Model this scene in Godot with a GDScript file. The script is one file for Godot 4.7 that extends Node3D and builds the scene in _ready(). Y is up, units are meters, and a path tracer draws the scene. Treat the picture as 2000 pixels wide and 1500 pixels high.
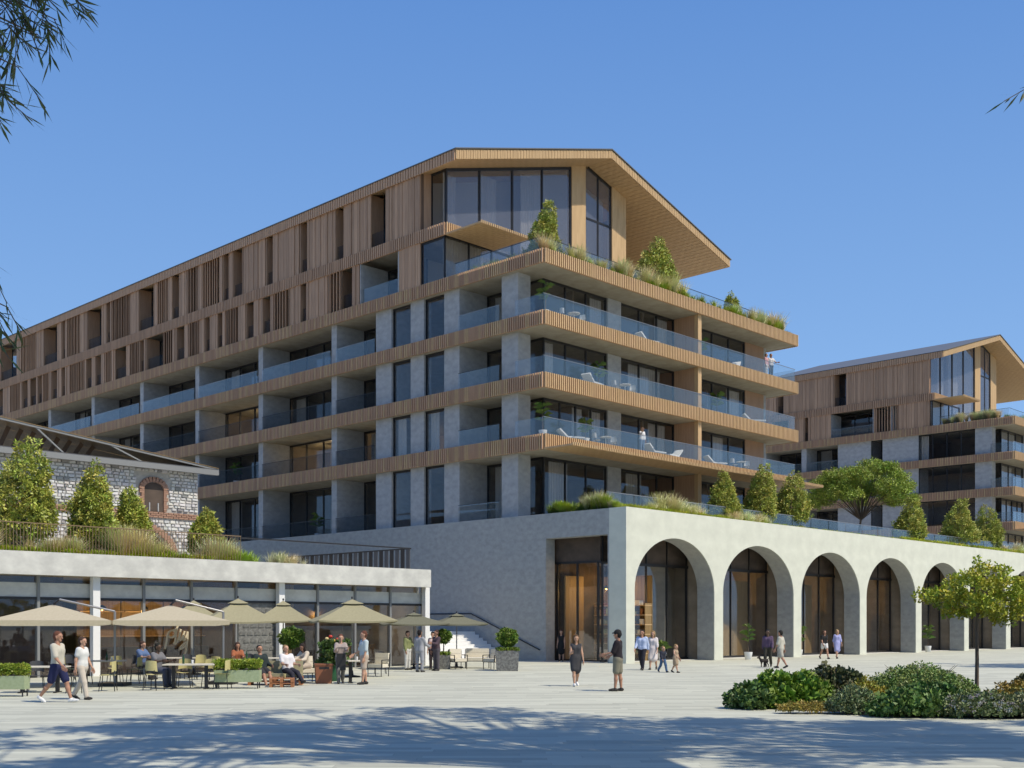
extends Node3D
# A plaza in front of a timber-banded apartment block on an arcaded podium.
# Site grid: "right" runs along the arcade, "back" runs along the shaded side facade; both start at the podium's near corner.

const TURN := deg_to_rad(45.85)
const CORNER := Vector3(5.72, 0.0, -57.9)
var RD := Vector3(cos(TURN), 0, -sin(TURN))
var LD := Vector3(-sin(TURN), 0, -cos(TURN))
var M := {}
var used := {}
var rng := RandomNumberGenerator.new()

func site(s: float, y: float, t: float) -> Vector3:
	return CORNER + RD * s + LD * t + Vector3(0, y, 0)

func _ready() -> void:
	rng.seed = 71
	var cam := Camera3D.new()
	cam.name = "camera"
	cam.projection = Camera3D.PROJECTION_FRUSTUM
	cam.keep_aspect = Camera3D.KEEP_HEIGHT
	cam.near = 0.1
	cam.far = 900.0
	cam.size = 0.1 * 1500.0 / 2256.0
	cam.frustum_offset = Vector2(0, 0.1 * 472.0 / 2256.0)
	cam.position = Vector3(0, 1.9, 0)
	add_child(cam)
	cam.current = true
	var env := Environment.new()
	env.background_mode = Environment.BG_SKY
	var sky := Sky.new()
	var sm := ProceduralSkyMaterial.new()
	sm.sky_top_color = Color(0.10, 0.395, 0.745)
	sm.sky_horizon_color = Color(0.635, 0.805, 0.985)
	sm.sky_curve = 0.35
	sm.ground_bottom_color = Color(0.42, 0.42, 0.39)
	sm.ground_horizon_color = Color(0.60, 0.62, 0.60)
	sm.sky_energy_multiplier = 1.0
	sm.sun_angle_max = 55.0
	sm.sun_curve = 0.36
	sky.sky_material = sm
	env.sky = sky
	env.tonemap_mode = Environment.TONE_MAPPER_LINEAR
	env.tonemap_exposure = 1.0
	env.sdfgi_enabled = true
	env.ssao_enabled = true
	env.ssil_enabled = true
	var we := WorldEnvironment.new()
	we.name = "world_environment"
	we.environment = env
	add_child(we)
	var sun := DirectionalLight3D.new()
	sun.name = "sun"
	sun.light_energy = 1.32
	sun.light_color = Color(1.0, 0.96, 0.895)
	sun.light_angular_distance = 0.5
	sun.shadow_enabled = true
	add_child(sun)
	var travel := RD * -0.53 + LD * 1.99 + Vector3(0, -2.85, 0)
	sun.look_at_from_position(Vector3.ZERO, travel, Vector3.UP)
	materials()
	build_ground()
	build_podium()
	build_towers()
	build_left_side()
	build_planting()
	build_cafe()
	build_people()

# ---------------------------------------------------------------- mesh builder
class MB:
	var v := PackedVector3Array()
	var n := PackedVector3Array()
	var c := PackedColorArray()
	var i := PackedInt32Array()
	var col := Color(1, 1, 1)
	var painted := false
	func paint(k: Color) -> MB:
		col = k
		painted = true
		return self
	func put(p: Vector3, nn: Vector3) -> int:
		v.append(p)
		n.append(nn)
		c.append(col)
		return v.size() - 1
	func quad(a: Vector3, b: Vector3, d: Vector3, e: Vector3) -> void:
		var nn := (b - a).cross(e - a)
		if nn.length_squared() < 1e-14:
			nn = (d - b).cross(e - d)
		nn = nn.normalized()
		var k := v.size()
		put(a, nn); put(b, nn); put(d, nn); put(e, nn)
		i.append_array([k, k + 2, k + 1, k, k + 3, k + 2])
	func tri(a: Vector3, b: Vector3, d: Vector3) -> void:
		var nn := (b - a).cross(d - a).normalized()
		var k := v.size()
		put(a, nn); put(b, nn); put(d, nn)
		i.append_array([k, k + 2, k + 1])
	func hexa(p: Array) -> void:   # p: bottom 0-3 counterclockwise seen from above, top 4-7
		quad(p[3], p[2], p[1], p[0])
		quad(p[4], p[5], p[6], p[7])
		for k in 4:
			var l := (k + 1) % 4
			quad(p[k], p[l], p[l + 4], p[k + 4])
	func box(m: Vector3, s: Vector3, b := Basis.IDENTITY) -> MB:
		var x := b.x * s.x / 2.0
		var y := b.y * s.y / 2.0
		var z := b.z * s.z / 2.0
		hexa([m - x - y + z, m + x - y + z, m + x - y - z, m - x - y - z, m - x + y + z, m + x + y + z, m + x + y - z, m - x + y - z])
		return self
	func span(a: Vector3, b: Vector3) -> MB:
		return box((a + b) / 2.0, (b - a).abs())
	func bar(a: Vector3, b: Vector3, w: float, h: float) -> MB:
		var d := b - a
		var z := d.normalized()
		var up := Vector3.UP if absf(z.y) < 0.98 else Vector3.RIGHT
		var x := up.cross(z).normalized()
		return box((a + b) / 2.0, Vector3(w, h, d.length()), Basis(x, z.cross(x), z))
	func sheet(rows: Array, closed: bool) -> MB:   # smooth surface through rows of points
		var nr := rows.size()
		var nc: int = rows[0].size()
		var k0 := v.size()
		for r in nr:
			for q in nc:
				var ra: PackedVector3Array = rows[maxi(r - 1, 0)]
				var rb: PackedVector3Array = rows[mini(r + 1, nr - 1)]
				var rr: PackedVector3Array = rows[r]
				var a := rr[(q - 1 + nc) % nc] if closed else rr[maxi(q - 1, 0)]
				var b := rr[(q + 1) % nc] if closed else rr[mini(q + 1, nc - 1)]
				var nn := (b - a).cross(rb[q] - ra[q])
				if nn.length_squared() < 1e-16:
					nn = (rb[q] - ra[q]) if r > 0 and r < nr - 1 else ((rr[0] - ra[q]) if r > 0 else (rr[0] - rb[q]))
				put(rr[q], nn.normalized())
		var last := nc if closed else nc - 1
		for r in nr - 1:
			for q in last:
				var q2 := (q + 1) % nc
				var a := k0 + r * nc + q
				var b := k0 + r * nc + q2
				var d := k0 + (r + 1) * nc + q2
				var e := k0 + (r + 1) * nc + q
				i.append_array([a, d, b, a, e, d])
		return self
	func tube(pts: Array, rad: Array, sides := 8) -> MB:
		var rows := []
		var prev := Vector3.ZERO
		for k in pts.size():
			var d: Vector3 = (pts[mini(k + 1, pts.size() - 1)] - pts[maxi(k - 1, 0)]).normalized()
			if prev == Vector3.ZERO:
				prev = (Vector3.UP if absf(d.y) < 0.9 else Vector3.RIGHT).cross(d).normalized()
			prev = (prev - d * prev.dot(d)).normalized()
			var o := d.cross(prev)
			var r: float = rad[mini(k, rad.size() - 1)]
			var ring := PackedVector3Array()
			for q in sides:
				var a := TAU * q / sides
				ring.append(pts[k] + prev * cos(a) * r + o * sin(a) * r)
			rows.append(ring)
		var first := PackedVector3Array(); var end := PackedVector3Array()
		for q in sides:
			first.append(pts[0]); end.append(pts[pts.size() - 1])
		rows.push_front(first)
		rows.append(end)
		return sheet(rows, true)
	func lathe(prof: Array, at: Vector3, sides := 16) -> MB:   # prof: Vector2(radius, height) from bottom to top
		var rows := []
		for p in prof:
			var ring := PackedVector3Array()
			for q in sides:
				var a := -TAU * q / sides
				ring.append(at + Vector3(cos(a) * p.x, p.y, sin(a) * p.x))
			rows.append(ring)
		return sheet(rows, true)
	func ball(at: Vector3, r: Vector3, sides := 10, stacks := 7) -> MB:
		var rows := []
		for k in stacks + 1:
			var f := PI * k / stacks
			var ring := PackedVector3Array()
			for q in sides:
				var a := -TAU * q / sides
				ring.append(at + Vector3(cos(a) * sin(f) * r.x, -cos(f) * r.y, sin(a) * sin(f) * r.z))
			rows.append(ring)
		return sheet(rows, true)
	func prism(poly: PackedVector2Array, z0: float, z1: float) -> MB:   # outline in x,y; z1 > z0 is the front
		if Geometry2D.is_polygon_clockwise(poly):
			poly.reverse()
		var t := Geometry2D.triangulate_polygon(poly)
		for k in range(0, t.size(), 3):
			var a := poly[t[k]]; var b := poly[t[k + 1]]; var d := poly[t[k + 2]]
			if (b - a).cross(d - a) < 0:
				var e := b
				b = d
				d = e
			tri(Vector3(a.x, a.y, z1), Vector3(b.x, b.y, z1), Vector3(d.x, d.y, z1))
			tri(Vector3(d.x, d.y, z0), Vector3(b.x, b.y, z0), Vector3(a.x, a.y, z0))
		for k in poly.size():
			var a := poly[k]; var b := poly[(k + 1) % poly.size()]
			quad(Vector3(a.x, a.y, z0), Vector3(b.x, b.y, z0), Vector3(b.x, b.y, z1), Vector3(a.x, a.y, z1))
		return self
	func move(t: Transform3D, from := 0) -> MB:
		for k in range(from, v.size()):
			v[k] = t * v[k]
			n[k] = (t.basis * n[k]).normalized()
		return self
	func mesh() -> ArrayMesh:
		var a := []
		a.resize(Mesh.ARRAY_MAX)
		a[Mesh.ARRAY_VERTEX] = v
		a[Mesh.ARRAY_NORMAL] = n
		if painted:
			a[Mesh.ARRAY_COLOR] = c
		a[Mesh.ARRAY_INDEX] = i
		var m := ArrayMesh.new()
		if v.size() > 0:
			m.add_surface_from_arrays(Mesh.PRIMITIVE_TRIANGLES, a)
		return m

# ---------------------------------------------------------------- scene helpers
func numbered(called: String) -> String:
	var k: int = used.get(called, 0)
	used[called] = k + 1
	return called if k == 0 else "%s_%03d" % [called, k]

func obj(called: String, what, mat: Material, parent: Node, at := Vector3.ZERO) -> MeshInstance3D:
	var o := MeshInstance3D.new()
	o.name = called if parent != self else numbered(called)
	o.mesh = what.mesh() if what is MB else what
	o.material_override = mat
	o.position = at
	parent.add_child(o, true)
	return o

func tag(o: Node, label: String, category: String, group := "", kind := "") -> Node:
	o.set_meta("label", label)
	if category: o.set_meta("category", category)
	if group: o.set_meta("group", group)
	if kind: o.set_meta("kind", kind)
	return o

func stuff(o: Node) -> Node:
	o.set_meta("kind", "stuff")
	return o

func structure(called: String, what, mat: Material, label := "") -> MeshInstance3D:
	var o := obj(called, what, mat, self)
	o.set_meta("kind", "structure")
	if label: o.set_meta("label", label)
	return o

func thing(called: String, label: String, category: String, at: Vector3, turn := 0.0, group := "") -> Node3D:
	var o := Node3D.new()
	o.name = numbered(called)
	add_child(o)
	o.position = at
	o.rotation.y = turn
	return tag(o, label, category, group)

func multi(called: String, mesh: Mesh, mat: Material, parent: Node, xf: Array, cols := []) -> MultiMeshInstance3D:
	var mm := MultiMesh.new()
	mm.transform_format = MultiMesh.TRANSFORM_3D
	mm.use_colors = cols.size() > 0
	mm.mesh = mesh
	mm.instance_count = xf.size()
	for k in xf.size():
		mm.set_instance_transform(k, xf[k])
		if cols.size() > 0:
			mm.set_instance_color(k, cols[k])
	var o := MultiMeshInstance3D.new()
	o.name = called if parent != self else numbered(called)
	o.multimesh = mm
	o.material_override = mat
	parent.add_child(o, true)
	return o

# many small leaf sprays joined into one real mesh
func baked(called: String, src: ArrayMesh, mat_: Material, parent: Node, xf: Array, cols: Array) -> MeshInstance3D:
	var a := src.surface_get_arrays(0)
	var sv: PackedVector3Array = a[Mesh.ARRAY_VERTEX]
	var sn: PackedVector3Array = a[Mesh.ARRAY_NORMAL]
	var si: PackedInt32Array = a[Mesh.ARRAY_INDEX]
	var fv := PackedVector3Array()
	var fn := PackedVector3Array()
	for k in si:
		fv.append(sv[k])
		fn.append(sn[k])
	var v := PackedVector3Array()
	var n := PackedVector3Array()
	var c := PackedColorArray()
	var one := PackedColorArray()
	one.resize(fv.size())
	for k in xf.size():
		var t: Transform3D = xf[k]
		v.append_array(t * fv)
		n.append_array(Transform3D(t.basis.orthonormalized(), Vector3.ZERO) * fn)
		one.fill(cols[k])
		c.append_array(one)
	var arr := []
	arr.resize(Mesh.ARRAY_MAX)
	arr[Mesh.ARRAY_VERTEX] = v
	arr[Mesh.ARRAY_NORMAL] = n
	arr[Mesh.ARRAY_COLOR] = c
	var m := ArrayMesh.new()
	m.add_surface_from_arrays(Mesh.PRIMITIVE_TRIANGLES, arr)
	return obj(called, m, mat_, parent)

# ---------------------------------------------------------------- materials
func tex(seed_: int, freq: float, a: Color, b: Color, oct := 4, size := 256, gain := 1.6, stretch := Vector2.ONE) -> ImageTexture:
	var f := FastNoiseLite.new()
	f.seed = seed_
	f.noise_type = FastNoiseLite.TYPE_SIMPLEX_SMOOTH
	f.frequency = freq
	f.fractal_octaves = oct
	f.fractal_gain = 0.6
	var g := f.get_seamless_image(int(size * stretch.x), int(size * stretch.y), false, false, 0.12)
	if stretch != Vector2.ONE:
		g.resize(size, size, Image.INTERPOLATE_BILINEAR)
	var im := Image.create(size, size, false, Image.FORMAT_RGB8)
	for y in size:
		for x in size:
			var k := clampf((g.get_pixel(x, y).r - 0.5) * gain + 0.5, 0.0, 1.0)
			im.set_pixel(x, y, a.lerp(b, k))
	im.generate_mipmaps()
	return ImageTexture.create_from_image(im)

func lin(r: float, g: float, b: float) -> Color:
	return Color(r, g, b).linear_to_srgb()

func mat(called: String, col: Color, rough := 0.85, t: Texture2D = null, scale := Vector3.ONE, metal := 0.0) -> StandardMaterial3D:
	var m := StandardMaterial3D.new()
	m.resource_name = called
	m.albedo_color = col
	m.roughness = rough
	m.metallic = metal
	if t:
		m.albedo_texture = t
		m.uv1_triplanar = true
		m.uv1_world_triplanar = true
		m.uv1_scale = scale
	M[called] = m
	return m

func glass(called: String, col: Color, alpha: float, rough := 0.02) -> StandardMaterial3D:
	var m := mat(called, Color(col.r, col.g, col.b, alpha), rough)
	m.transparency = BaseMaterial3D.TRANSPARENCY_ALPHA
	m.metallic_specular = 0.5
	return m

func painted(called: String, rough := 0.8) -> StandardMaterial3D:
	var m := mat(called, Color.WHITE, rough)
	m.vertex_color_use_as_albedo = true
	return m

func materials() -> void:
	var W := Color.WHITE
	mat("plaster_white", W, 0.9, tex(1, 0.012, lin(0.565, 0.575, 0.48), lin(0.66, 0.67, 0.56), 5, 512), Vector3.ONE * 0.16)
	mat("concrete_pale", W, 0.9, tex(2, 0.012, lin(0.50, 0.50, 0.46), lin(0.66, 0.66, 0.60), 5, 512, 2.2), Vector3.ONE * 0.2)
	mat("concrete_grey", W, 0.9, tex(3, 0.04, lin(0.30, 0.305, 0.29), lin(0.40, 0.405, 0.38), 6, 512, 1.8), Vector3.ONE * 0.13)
	mat("concrete_pier", W, 0.9, tex(4, 0.03, lin(0.31, 0.315, 0.31), lin(0.42, 0.42, 0.41), 6, 512, 2.0), Vector3.ONE * 0.15)
	mat("soffit", W, 0.9, tex(5, 0.02, lin(0.30, 0.27, 0.205), lin(0.36, 0.33, 0.26), 3), Vector3.ONE * 0.2)
	var grain := tex(6, 0.018, lin(0.44, 0.285, 0.14), lin(0.62, 0.43, 0.24), 5, 512, 1.8, Vector2(2.0, 0.25))
	mat("wood_slat", W, 0.7, grain, Vector3(1.3, 0.35, 1.3))
	mat("wood_light", W, 0.65, tex(7, 0.018, lin(0.46, 0.30, 0.145), lin(0.60, 0.42, 0.22), 4, 256, 1.5, Vector2(2.0, 0.25)), Vector3(1.1, 0.3, 1.1))
	mat("wood_soffit", W, 0.6, tex(8, 0.02, lin(0.42, 0.27, 0.13), lin(0.58, 0.395, 0.21), 4, 256, 1.5), Vector3(0.5, 1.5, 1.5))
	for k in 4:
		var d: float = [0.86, 1.0, 1.12, 0.94][k]
		mat("board_%d" % k, W, 0.75, tex(10 + k, 0.018, lin(0.36 * d, 0.215 * d, 0.125 * d), lin(0.49 * d, 0.31 * d, 0.19 * d), 4, 256, 1.6, Vector2(2.0, 0.25)), Vector3(1.5, 0.3, 1.5))
	mat("wood_dark", W, 0.7, tex(15, 0.02, lin(0.10, 0.06, 0.035), lin(0.17, 0.10, 0.06), 4, 256, 1.6, Vector2(2.0, 0.25)), Vector3(1.1, 0.35, 1.1))
	mat("roof_metal", lin(0.16, 0.16, 0.155), 0.5, null, Vector3.ONE, 0.3)
	mat("frame_dark", lin(0.018, 0.017, 0.017), 0.45)
	mat("frame_grey", lin(0.22, 0.225, 0.22), 0.5)
	mat("frame_mid", lin(0.07, 0.07, 0.072), 0.5)
	mat("steel", lin(0.30, 0.30, 0.30), 0.4, null, Vector3.ONE, 0.6)
	mat("paint_white", lin(0.78, 0.78, 0.75), 0.5)
	mat("interior_wall", W, 0.9, tex(16, 0.02, lin(0.20, 0.16, 0.115), lin(0.28, 0.23, 0.17), 3), Vector3.ONE * 0.2)
	mat("interior_dark", W, 0.9, tex(17, 0.02, lin(0.06, 0.045, 0.035), lin(0.11, 0.08, 0.06), 3), Vector3.ONE * 0.2)
	mat("interior_wood", W, 0.6, tex(18, 0.02, lin(0.19, 0.12, 0.045), lin(0.31, 0.205, 0.085), 4, 256, 1.6, Vector2(2.0, 0.25)), Vector3(1.0, 0.3, 1.0))
	var cu := mat("curtain", W, 0.9, tex(19, 0.03, lin(0.62, 0.60, 0.55), lin(0.74, 0.72, 0.67), 3), Vector3(2, 0.3, 2))
	cu.backlight = Color(0.3, 0.3, 0.28)
	glass("pane_glass", Color(0.16, 0.18, 0.22), 0.10).metallic = 0.08
	glass("pane_coated", Color(0.52, 0.53, 0.57), 0.03).metallic = 0.3
	glass("pane_clear", Color(0.10, 0.10, 0.10), 0.06)
	glass("rail_glass", Color(0.42, 0.52, 0.56), 0.11)
	glass("rail_dim_reflection", Color(0.12, 0.14, 0.16), 0.20).metallic_specular = 0.12  # darkened copy of the rail glass; dark reflections put into its colour
	glass("roof_glass", Color(0.45, 0.60, 0.75), 0.35)
	mat("metal_fence", lin(0.20, 0.135, 0.07), 0.6)
	mat("cloth_sand", W, 0.9, tex(20, 0.05, lin(0.44, 0.385, 0.26), lin(0.50, 0.44, 0.305), 3), Vector3.ONE * 0.7)
	mat("cloth_olive", W, 0.9, tex(21, 0.05, lin(0.29, 0.265, 0.155), lin(0.345, 0.315, 0.19), 3), Vector3.ONE * 0.7)
	mat("cloth_moss", W, 0.9, tex(41, 0.05, lin(0.14, 0.14, 0.09), lin(0.18, 0.175, 0.115), 3), Vector3.ONE * 0.7)
	mat("cloth_cream", W, 0.9, tex(22, 0.05, lin(0.66, 0.60, 0.46), lin(0.74, 0.68, 0.54), 3), Vector3.ONE)
	mat("cloth_yellow", W, 0.8, tex(23, 0.05, lin(0.44, 0.39, 0.17), lin(0.50, 0.45, 0.21), 3), Vector3.ONE)
	mat("table_pale", W, 0.6, tex(24, 0.03, lin(0.62, 0.57, 0.45), lin(0.72, 0.67, 0.55), 3), Vector3.ONE)
	mat("planter_green", W, 0.7, tex(25, 0.03, lin(0.30, 0.36, 0.20), lin(0.36, 0.42, 0.25), 3), Vector3.ONE)
	mat("planter_stone", W, 0.9, tex(26, 0.04, lin(0.13, 0.13, 0.12), lin(0.24, 0.24, 0.22), 4, 256, 2.2), Vector3.ONE * 0.7)
	mat("pallet_wood", W, 0.8, tex(27, 0.03, lin(0.30, 0.12, 0.05), lin(0.42, 0.19, 0.085), 4), Vector3(0.6, 2, 2))
	mat("bottle_green", lin(0.02, 0.07, 0.025), 0.1)
	mat("bin_brown", lin(0.24, 0.09, 0.04), 0.6)
	mat("terracotta", lin(0.40, 0.16, 0.08), 0.8)
	mat("brick", W, 0.9, tex(28, 0.03, lin(0.27, 0.15, 0.10), lin(0.40, 0.245, 0.17), 4, 256, 2.0), Vector3.ONE * 0.9)
	mat("mortar", W, 0.95, tex(29, 0.03, lin(0.36, 0.34, 0.30), lin(0.5, 0.48, 0.43), 4), Vector3.ONE * 0.5)
	mat("soil", W, 0.95, tex(30, 0.05, lin(0.05, 0.035, 0.022), lin(0.10, 0.075, 0.05), 4), Vector3.ONE * 0.6)
	mat("bark", W, 0.9, tex(31, 0.04, lin(0.09, 0.065, 0.045), lin(0.19, 0.145, 0.10), 4, 256, 2.0, Vector2(2, 0.4)), Vector3(2, 0.6, 2))
	var gw := mat("glow_warm", lin(0.9, 0.7, 0.4), 0.5)
	gw.emission_enabled = true
	gw.emission = Color(1.0, 0.75, 0.42)
	gw.emission_energy_multiplier = 2.5
	painted("stone_painted", 0.92)
	painted("skin", 0.6)
	painted("cloth", 0.9)
	for k in ["leaf", "blade"]:
		var lf := painted(k, 0.55)
		lf.backlight = Color(0.35, 0.4, 0.12)
		lf.cull_mode = BaseMaterial3D.CULL_DISABLED
	var plume := painted("plume", 0.9)
	plume.backlight = Color(0.4, 0.38, 0.3)
	plume.cull_mode = BaseMaterial3D.CULL_DISABLED
	# paving: long pale stone planks, tone varies from plank to plank
	var im := Image.create(1024, 1024, false, Image.FORMAT_RGB8)
	var fn := FastNoiseLite.new()
	fn.seed = 5
	fn.frequency = 0.02
	fn.fractal_octaves = 4
	var r2 := RandomNumberGenerator.new()
	r2.seed = 9
	var rows := 32
	var tone := []
	for r in rows:
		var cuts := []
		var off := r2.randi_range(0, 1023)
		for k in 5:
			cuts.append([(off + k * 205 + r2.randi_range(-50, 50)) % 1024, r2.randf_range(0.80, 1.08)])
		cuts.sort_custom(func(a, b): return a[0] < b[0])
		tone.append(cuts)
	for y in 1024:
		var cuts: Array = tone[y / 32]
		var joint := y % 32 == 0
		for x in 1024:
			var t: float = cuts[4][1]
			var edge := false
			for cu2 in cuts:
				if x >= cu2[0]:
					t = cu2[1]
				if x == cu2[0]:
					edge = true
			t *= 1.0 + 0.07 * fn.get_noise_2d(x * 0.4, y * 2.0) + 0.03 * fn.get_noise_2d(x * 4.0, y * 4.0)
			if joint or edge:
				t *= 0.74
			im.set_pixel(x, y, lin(0.525 * t, 0.53 * t, 0.425 * t))
	im.generate_mipmaps()
	mat("paving", W, 0.8, ImageTexture.create_from_image(im), Vector3.ONE / 9.0)

# ---------------------------------------------------------------- ground and podium
func build_ground() -> void:
	var g := MB.new()
	g.quad(Vector3(-400, 0, 120), Vector3(400, 0, 120), Vector3(400, 0, -700), Vector3(-400, 0, -700))
	structure("plaza_ground", g, M.paving, "pale stone plaza paved in long planks")

func arch_line(a: float, b: float, spring: float, rise: float, seg := 28) -> PackedVector2Array:
	var p := PackedVector2Array()
	for k in seg + 1:
		var f := PI * (1.0 - float(k) / seg)
		p.append(Vector2((a + b) / 2 + cos(f) * (b - a) / 2, spring + sin(f) * rise))
	return p

const ARCHES := [[0.7, 7.75], [8.6, 16.1], [17.0, 24.4], [25.3, 32.6], [33.5, 40.8], [41.6, 48.9], [49.8, 57.1], [58.0, 65.3]]

func build_podium() -> void:
	var p := thing("arcade_podium", "pale plastered podium with a row of tall round arches along the plaza", "podium", site(0, 0, 0), TURN)
	var top := 7.88
	# arcade wall (local x = right, z = towards the plaza)
	var o := PackedVector2Array([Vector2(0, top), Vector2(0, 0)])
	for a in ARCHES:
		o.append(Vector2(a[0], 0))
		o.append_array(arch_line(a[0], a[1], 3.75, 2.75))
		o.append(Vector2(a[1], 0))
	o.append_array([Vector2(70, 0), Vector2(70, top)])
	obj("arcade_wall", MB.new().prism(o, -1.1, 0.0), M.plaster_white, p)
	# side wall, in shade, with one tall doorway
	var side := MB.new()
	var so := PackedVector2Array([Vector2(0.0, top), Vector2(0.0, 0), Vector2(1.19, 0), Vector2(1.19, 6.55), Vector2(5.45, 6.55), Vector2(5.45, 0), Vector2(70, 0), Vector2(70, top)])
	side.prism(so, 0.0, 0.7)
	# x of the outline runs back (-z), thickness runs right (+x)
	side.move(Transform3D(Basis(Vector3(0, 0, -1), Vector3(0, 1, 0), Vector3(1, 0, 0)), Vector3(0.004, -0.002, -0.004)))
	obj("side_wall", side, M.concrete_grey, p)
	obj("roof_slab", MB.new().span(Vector3(0.75, 7.3, -1.15), Vector3(70, 7.62, -68)), M.concrete_pale, p)
	obj("planting_bed", MB.new().span(Vector3(0.72, 7.62, -1.15), Vector3(68, 7.86, -5.0)), M.soil, p)
	# shop fronts behind the arches
	var ceil := MB.new().span(Vector3(0.75, 6.62, -1.15), Vector3(66, 6.74, -9.0))
	obj("arcade_ceiling", ceil, M.soffit, p)
	obj("arcade_floor", MB.new().span(Vector3(0.72, 0.0, -1.1), Vector3(66, 0.02, -9.0)), M.concrete_pale, p)
	obj("shop_back_wall", MB.new().span(Vector3(0.75, 0.02, -8.6), Vector3(66, 6.62, -8.9)), M.interior_wood, p)
	for k in ARCHES.size():
		var a: Array = ARCHES[k]
		if k > 0:
			obj("shop_partition", MB.new().span(Vector3(a[0] - 0.55, 0.02, -1.15), Vector3(a[0] - 0.35, 6.62, -8.6)), M.interior_wall, p)
		# added grey skin over the arch reveal, its shade put into the colour
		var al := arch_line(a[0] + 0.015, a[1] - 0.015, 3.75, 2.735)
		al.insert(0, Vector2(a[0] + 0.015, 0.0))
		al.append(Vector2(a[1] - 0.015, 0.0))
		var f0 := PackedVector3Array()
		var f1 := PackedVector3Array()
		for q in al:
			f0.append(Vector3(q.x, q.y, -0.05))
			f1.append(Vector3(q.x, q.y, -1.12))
		obj("arch_shade_skin", MB.new().sheet([f0, f1], false), M.concrete_grey, p)
		var fr := MB.new()
		var z := -2.0
		var n := 4
		var w: float = (a[1] - a[0] + 0.3) / n
		fr.span(Vector3(a[0] - 0.3, 5.1, z - 0.05), Vector3(a[1] + 0.3, 5.25, z + 0.05))
		fr.span(Vector3(a[0] - 0.3, 0.02, z - 0.05), Vector3(a[1] + 0.3, 0.14, z + 0.05))
		for q in n + 1:
			var x: float = a[0] - 0.15 + q * w
			fr.span(Vector3(x - 0.028, 0.14, z - 0.06), Vector3(x + 0.028, 6.6, z + 0.06))
		var f := obj("shop_frame", fr, M.frame_dark, p)
		for q in n:
			var x: float = a[0] - 0.15 + q * w
			obj("pane", MB.new().span(Vector3(x + 0.028, 0.14, z - 0.01), Vector3(x + w - 0.028, 5.1, z + 0.01)), M.pane_clear, f)
		obj("transom_panel", MB.new().span(Vector3(a[0] - 0.3, 5.25, z - 0.03), Vector3(a[1] + 0.3, 6.6, z - 0.012)), M.interior_dark, f)
		# a display wall of timber panels inside each shop
		for q in 3:
			var x: float = a[0] + 0.6 + q * 2.2
			var zz := -5.2 - 0.5 * ((q + k) % 3)
			obj("display_panel", MB.new().span(Vector3(x, 0.02, zz), Vector3(x + 1.5, 4.6, zz - 0.12)), [M.interior_wood, M.wood_light, M.interior_wall][(q + k * 2) % 3], p)
		# an interior pier
	obj("inner_pier", MB.new().span(Vector3(2.6, 0.02, -2.2), Vector3(2.85, 6.6, -3.2)), M.concrete_pale, p)
	obj("inner_pier", MB.new().span(Vector3(6.2, 0.02, -2.2), Vector3(6.4, 6.6, -4.2)), M.concrete_pale, p)
	# side shop behind the doorway
	var sf := MB.new()
	sf.span(Vector3(0.9, 0.0, -1.1), Vector3(1.0, 0.1, -5.6))
	for q in 4:
		var zz := -1.19 - q * 1.42
		sf.span(Vector3(0.9, 0.1, zz - 0.05), Vector3(1.0, 5.2, zz + 0.05))
	sf.span(Vector3(0.9, 5.2, -1.1), Vector3(1.0, 5.32, -5.6))
	var sfo := obj("shop_frame", sf, M.frame_dark, p)
	for q in 3:
		var zz := -1.19 - q * 1.42
		obj("pane", MB.new().span(Vector3(0.94, 0.1, zz - 0.05), Vector3(0.96, 5.2, zz - 1.37)), M.pane_clear, sfo)
	obj("transom_panel", MB.new().span(Vector3(0.93, 5.32, -1.1), Vector3(0.96, 6.6, -5.6)), M.interior_dark, sfo)
	obj("shop_partition", MB.new().span(Vector3(0.72, 0.02, -5.62), Vector3(6.0, 6.6, -5.8)), M.interior_dark, p)
	# shelving seen through the shop windows
	var SHL := ["tall timber shelving lit warm inside the side shop window", "timber shelving unit inside the shop of the second arch", "timber shelving unit inside the shop of the third arch", "timber shelving unit inside the shop of the fourth arch"]
	var SHP := [[4.2, 3.6, 0.0], [13.9, 3.3, -PI / 2], [21.6, 3.3, -PI / 2], [29.3, 3.4, -PI / 2]]
	var goods := [M.cloth_cream, M.bin_brown, M.planter_green, M.paint_white, M.interior_dark]
	for u in 4:
		var sh := thing("shop_shelving", SHL[u], "shelving", site(SHP[u][0], 0.02, SHP[u][1]), TURN + SHP[u][2], "shelving in the arcade shops")
		for q in 6:
			obj("shelf", MB.new().span(Vector3(-0.3, 0.35 + q * 0.52, -1.8), Vector3(0.3, 0.4 + q * 0.52, 1.8)), M.wood_light, sh)
		for q in 3:
			obj("upright", MB.new().span(Vector3(-0.28, 0.0, -1.8 + q * 1.77), Vector3(0.28, 3.1, -1.75 + q * 1.77)), M.interior_wood, sh)
		obj("back_panel", MB.new().span(Vector3(0.31, 0.0, -1.8), Vector3(0.35, 4.6, 1.8)), M.interior_wood, sh)
		var gq := RandomNumberGenerator.new()
		gq.seed = 500 + u
		var gm := [MB.new(), MB.new(), MB.new(), MB.new(), MB.new()]
		for q in 6:
			var z := -1.65
			while z < 1.5:
				var w := gq.randf_range(0.1, 0.34)
				gm[gq.randi_range(0, 4)].span(Vector3(-0.2, 0.402 + q * 0.52, z), Vector3(0.15, 0.402 + q * 0.52 + gq.randf_range(0.12, 0.36), z + w))
				z += w + gq.randf_range(0.05, 0.3)
		for k in 5:
			stuff(obj("shelf_goods", gm[k], goods[k], sh))
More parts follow.
